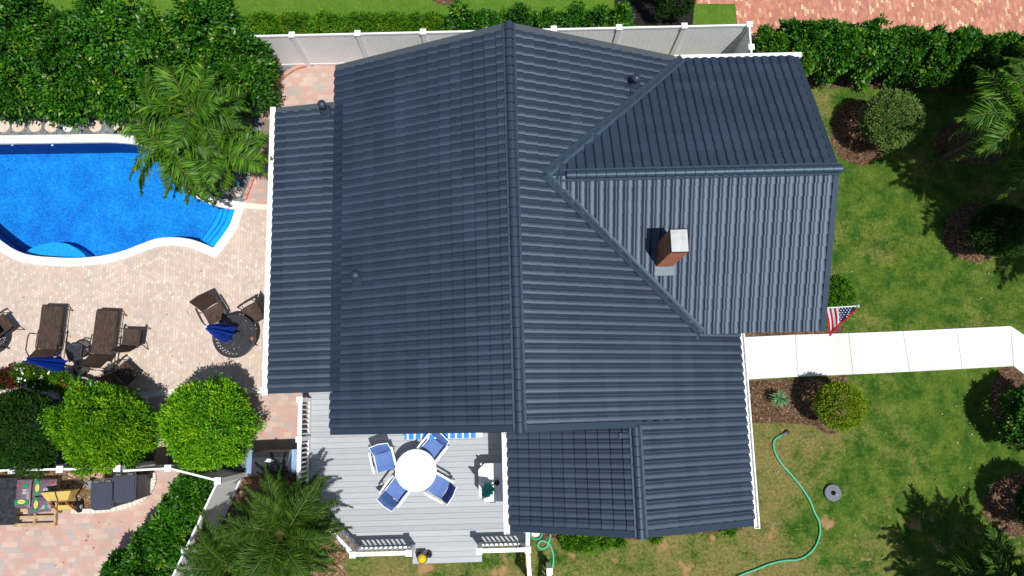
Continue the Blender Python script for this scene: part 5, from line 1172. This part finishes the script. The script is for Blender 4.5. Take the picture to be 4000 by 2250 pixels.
def palm(name, label, loc, heads, protos, fsz, mats, seed, tr=.07, group=None, wild=.3):
    t = thing(name, label, 'palm tree', loc, group); r = random.Random(seed)
    for hx, hy, hz, k in heads:
        b = Vector((hx * .3, hy * .3, 0)); h = Vector((hx, hy, hz))
        MB().tube([b, b.lerp(h, .5) + Vector((hx * .05, hy * .05, 0)), h], [tr, tr * .85, tr * .8], 8).build('trunk', M['trunk'], t, world=False)
        for i in range(k):
            a = i * 2.39996 + r.uniform(-wild, wild); s = r.uniform(1 - wild * .45, 1.12); lev = i / k
            me, st = protos[r.randrange(len(protos))]
            o = bpy.data.objects.new('frond', me); COL.objects.link(o); o.parent = t
            o.location = h + Vector((0, 0, .02)); pitch = r.uniform(-.12, .12) + (lev - .5) * 1.1
            o.rotation_euler = Matrix.Rotation(a, 3, 'Z') @ Matrix.Rotation(pitch, 3, 'Y') @ Matrix.Rotation(r.uniform(-.4, .4), 3, 'X') @ Matrix.Identity(3) if 0 else (Matrix.Rotation(a, 3, 'Z') @ Matrix.Rotation(pitch, 3, 'Y') @ Matrix.Rotation(r.uniform(-1, 1) * wild * 1.6, 3, 'X')).to_euler()
            o.scale = (s, s, s)
            sm_o = bpy.data.objects.new('rachis', st); COL.objects.link(sm_o); sm_o.parent = o
    return t
def mkprotos(k, L, droop, nl, leaf, lw, mat, seed, **kw):
    out = []
    for i in range(k):
        me, st = frond_mesh(L, droop * (.8 + .15 * i), nl, leaf, lw, M[mat], seed + i, **kw); out.append((me, st.mesh('rachis', M['stem'])))
    return out
pA_ = mkprotos(5, 1.72, .72, 76, .50, .050, 'leaf_palm', 200, rise=.55, hang=.32, vshape=.3)
pB_ = mkprotos(4, 1.64, .62, 150, .32, .018, 'leaf_palm_dark', 210, rise=.5, hang=.12, vshape=.5)
c = at(735, 500, 3.0)
palm('pool_palm', 'bushy green palm clump leaning over the pool corner beside the tall hedge', (c.x, c.y + .0, 0), [(-.45, -.45, 2.8, 15), (.2, .3, 3.2, 17), (-.55, .25, 2.6, 10), (.5, -.35, 2.5, 12)], pA_, 1, None, 3, wild=.5)
c = at(1101, 2086, 2.3); palm('date_palm', 'feathery dark green date palm with its crown centre beside the angled deck railing', (c.x, c.y, 0), [(0, 0, 2.2, 66)], pB_, 1, None, 5, .10)
c = at(905, 2215, 1.9); palm('date_palm', 'second feathery date palm half cut off by the bottom edge beside the white fence', (c.x, c.y, 0), [(0, 0, 1.8, 46)], pB_, 1, None, 6, .10)
c = at(3990, 430, 3.4); palm('lawn_palm', 'dark palm at the upper right edge leaning over the hedge and lawn', (c.x, c.y, 0), [(-.1, -.15, 3.4, 22), (.45, .55, 3.7, 20), (.6, -.6, 3.0, 16)], mkprotos(4, 1.7, .7, 80, .5, .034, 'leaf_palm', 220, rise=.5, hang=.5, vshape=.3), 1, None, 9, wild=.6)
pL = mkprotos(3, 2.3, .6, 60, .65, .06, 'leaf_palm_dark', 230, rise=.45, hang=.35, vshape=.2)
def shadow_palm(px, py, z, label, seed, heads, protos=None):
    g = at(px, py, 0); palm('tall_palm', label, (g.x + .2 * z, g.y - .27 * z, 0), [(hx, hy, z + hz, k) for hx, hy, hz, k in heads], protos or pL, 1, None, seed, .13)
shadow_palm(3990, 560, 6.4, 'tall palm beyond the right edge whose shade darkens the upper right lawn', 21, [(0, 0, 0, 18), (-.9, .5, .3, 14), (.9, .8, -.3, 14)])
shadow_palm(3760, 720, 6.8, 'tall palm beyond the right edge whose shade reaches toward the gable', 22, [(0, 0, 0, 18), (.8, -.3, .2, 14)])
shadow_palm(4050, 900, 6.0, 'tall palm beyond the right edge shading the dark round bush', 23, [(0, 0, 0, 18), (-.3, .7, .2, 14)])
pS = mkprotos(3, 1.75, .5, 60, .5, .055, 'leaf_palm_dark', 240, rise=.4, hang=.3, vshape=.2)
shadow_palm(3690, 2150, 4.4, 'palm beyond the lower right corner casting a frond shaped shadow on the lawn', 24, [(0, 0, 0, 17), (.5, -.5, -.2, 12)], pS)
c = at(3960, 2290, 2.2); palm('low_palm', 'low palm at the lower right corner with only its upper fronds in the photo', (c.x, c.y, 0), [(0, 0, 2.0, 16)], pS, 1, None, 25)

# --- fallen leaves
r_ = np.random.default_rng(77); m = []
for (x0, x1, y0, y1, n) in ((2950, 3990, 1500, 2240, 46), (3260, 3980, 650, 1260, 30), (1100, 2400, 10, 60, 10), (40, 1040, 1040, 1500, 16), (760, 1180, 1560, 1800, 8), (100, 560, 2020, 2240, 12)):
    for k in range(n): p = at(r_.uniform(x0, x1), r_.uniform(y0, y1), .045); m.append(p[:])
m = np.array(m); n_ = len(m); an = r_.uniform(0, math.tau, n_); Dv = np.stack([np.cos(an), np.sin(an), r_.normal(size=n_) * .1], 1)
o = link_mesh('fallen_leaves', leaf_mesh('leaves', m, Dv, np.tile([0, 0, 1.], (n_, 1)) + r_.normal(size=(n_, 3)) * .2, r_.uniform(.04, .09, n_), r_.uniform(.02, .045, n_), r_.uniform(0, 1, n_), mat_leaf('dry_leaf', [(.30, .22, .06), (.42, .33, .10), (.25, .14, .06), (.5, .46, .3)], .1)), None)
tag(o, 'scattered dry yellow leaves lying on the lawn and the pavers', 'leaves', None, 'stuff')
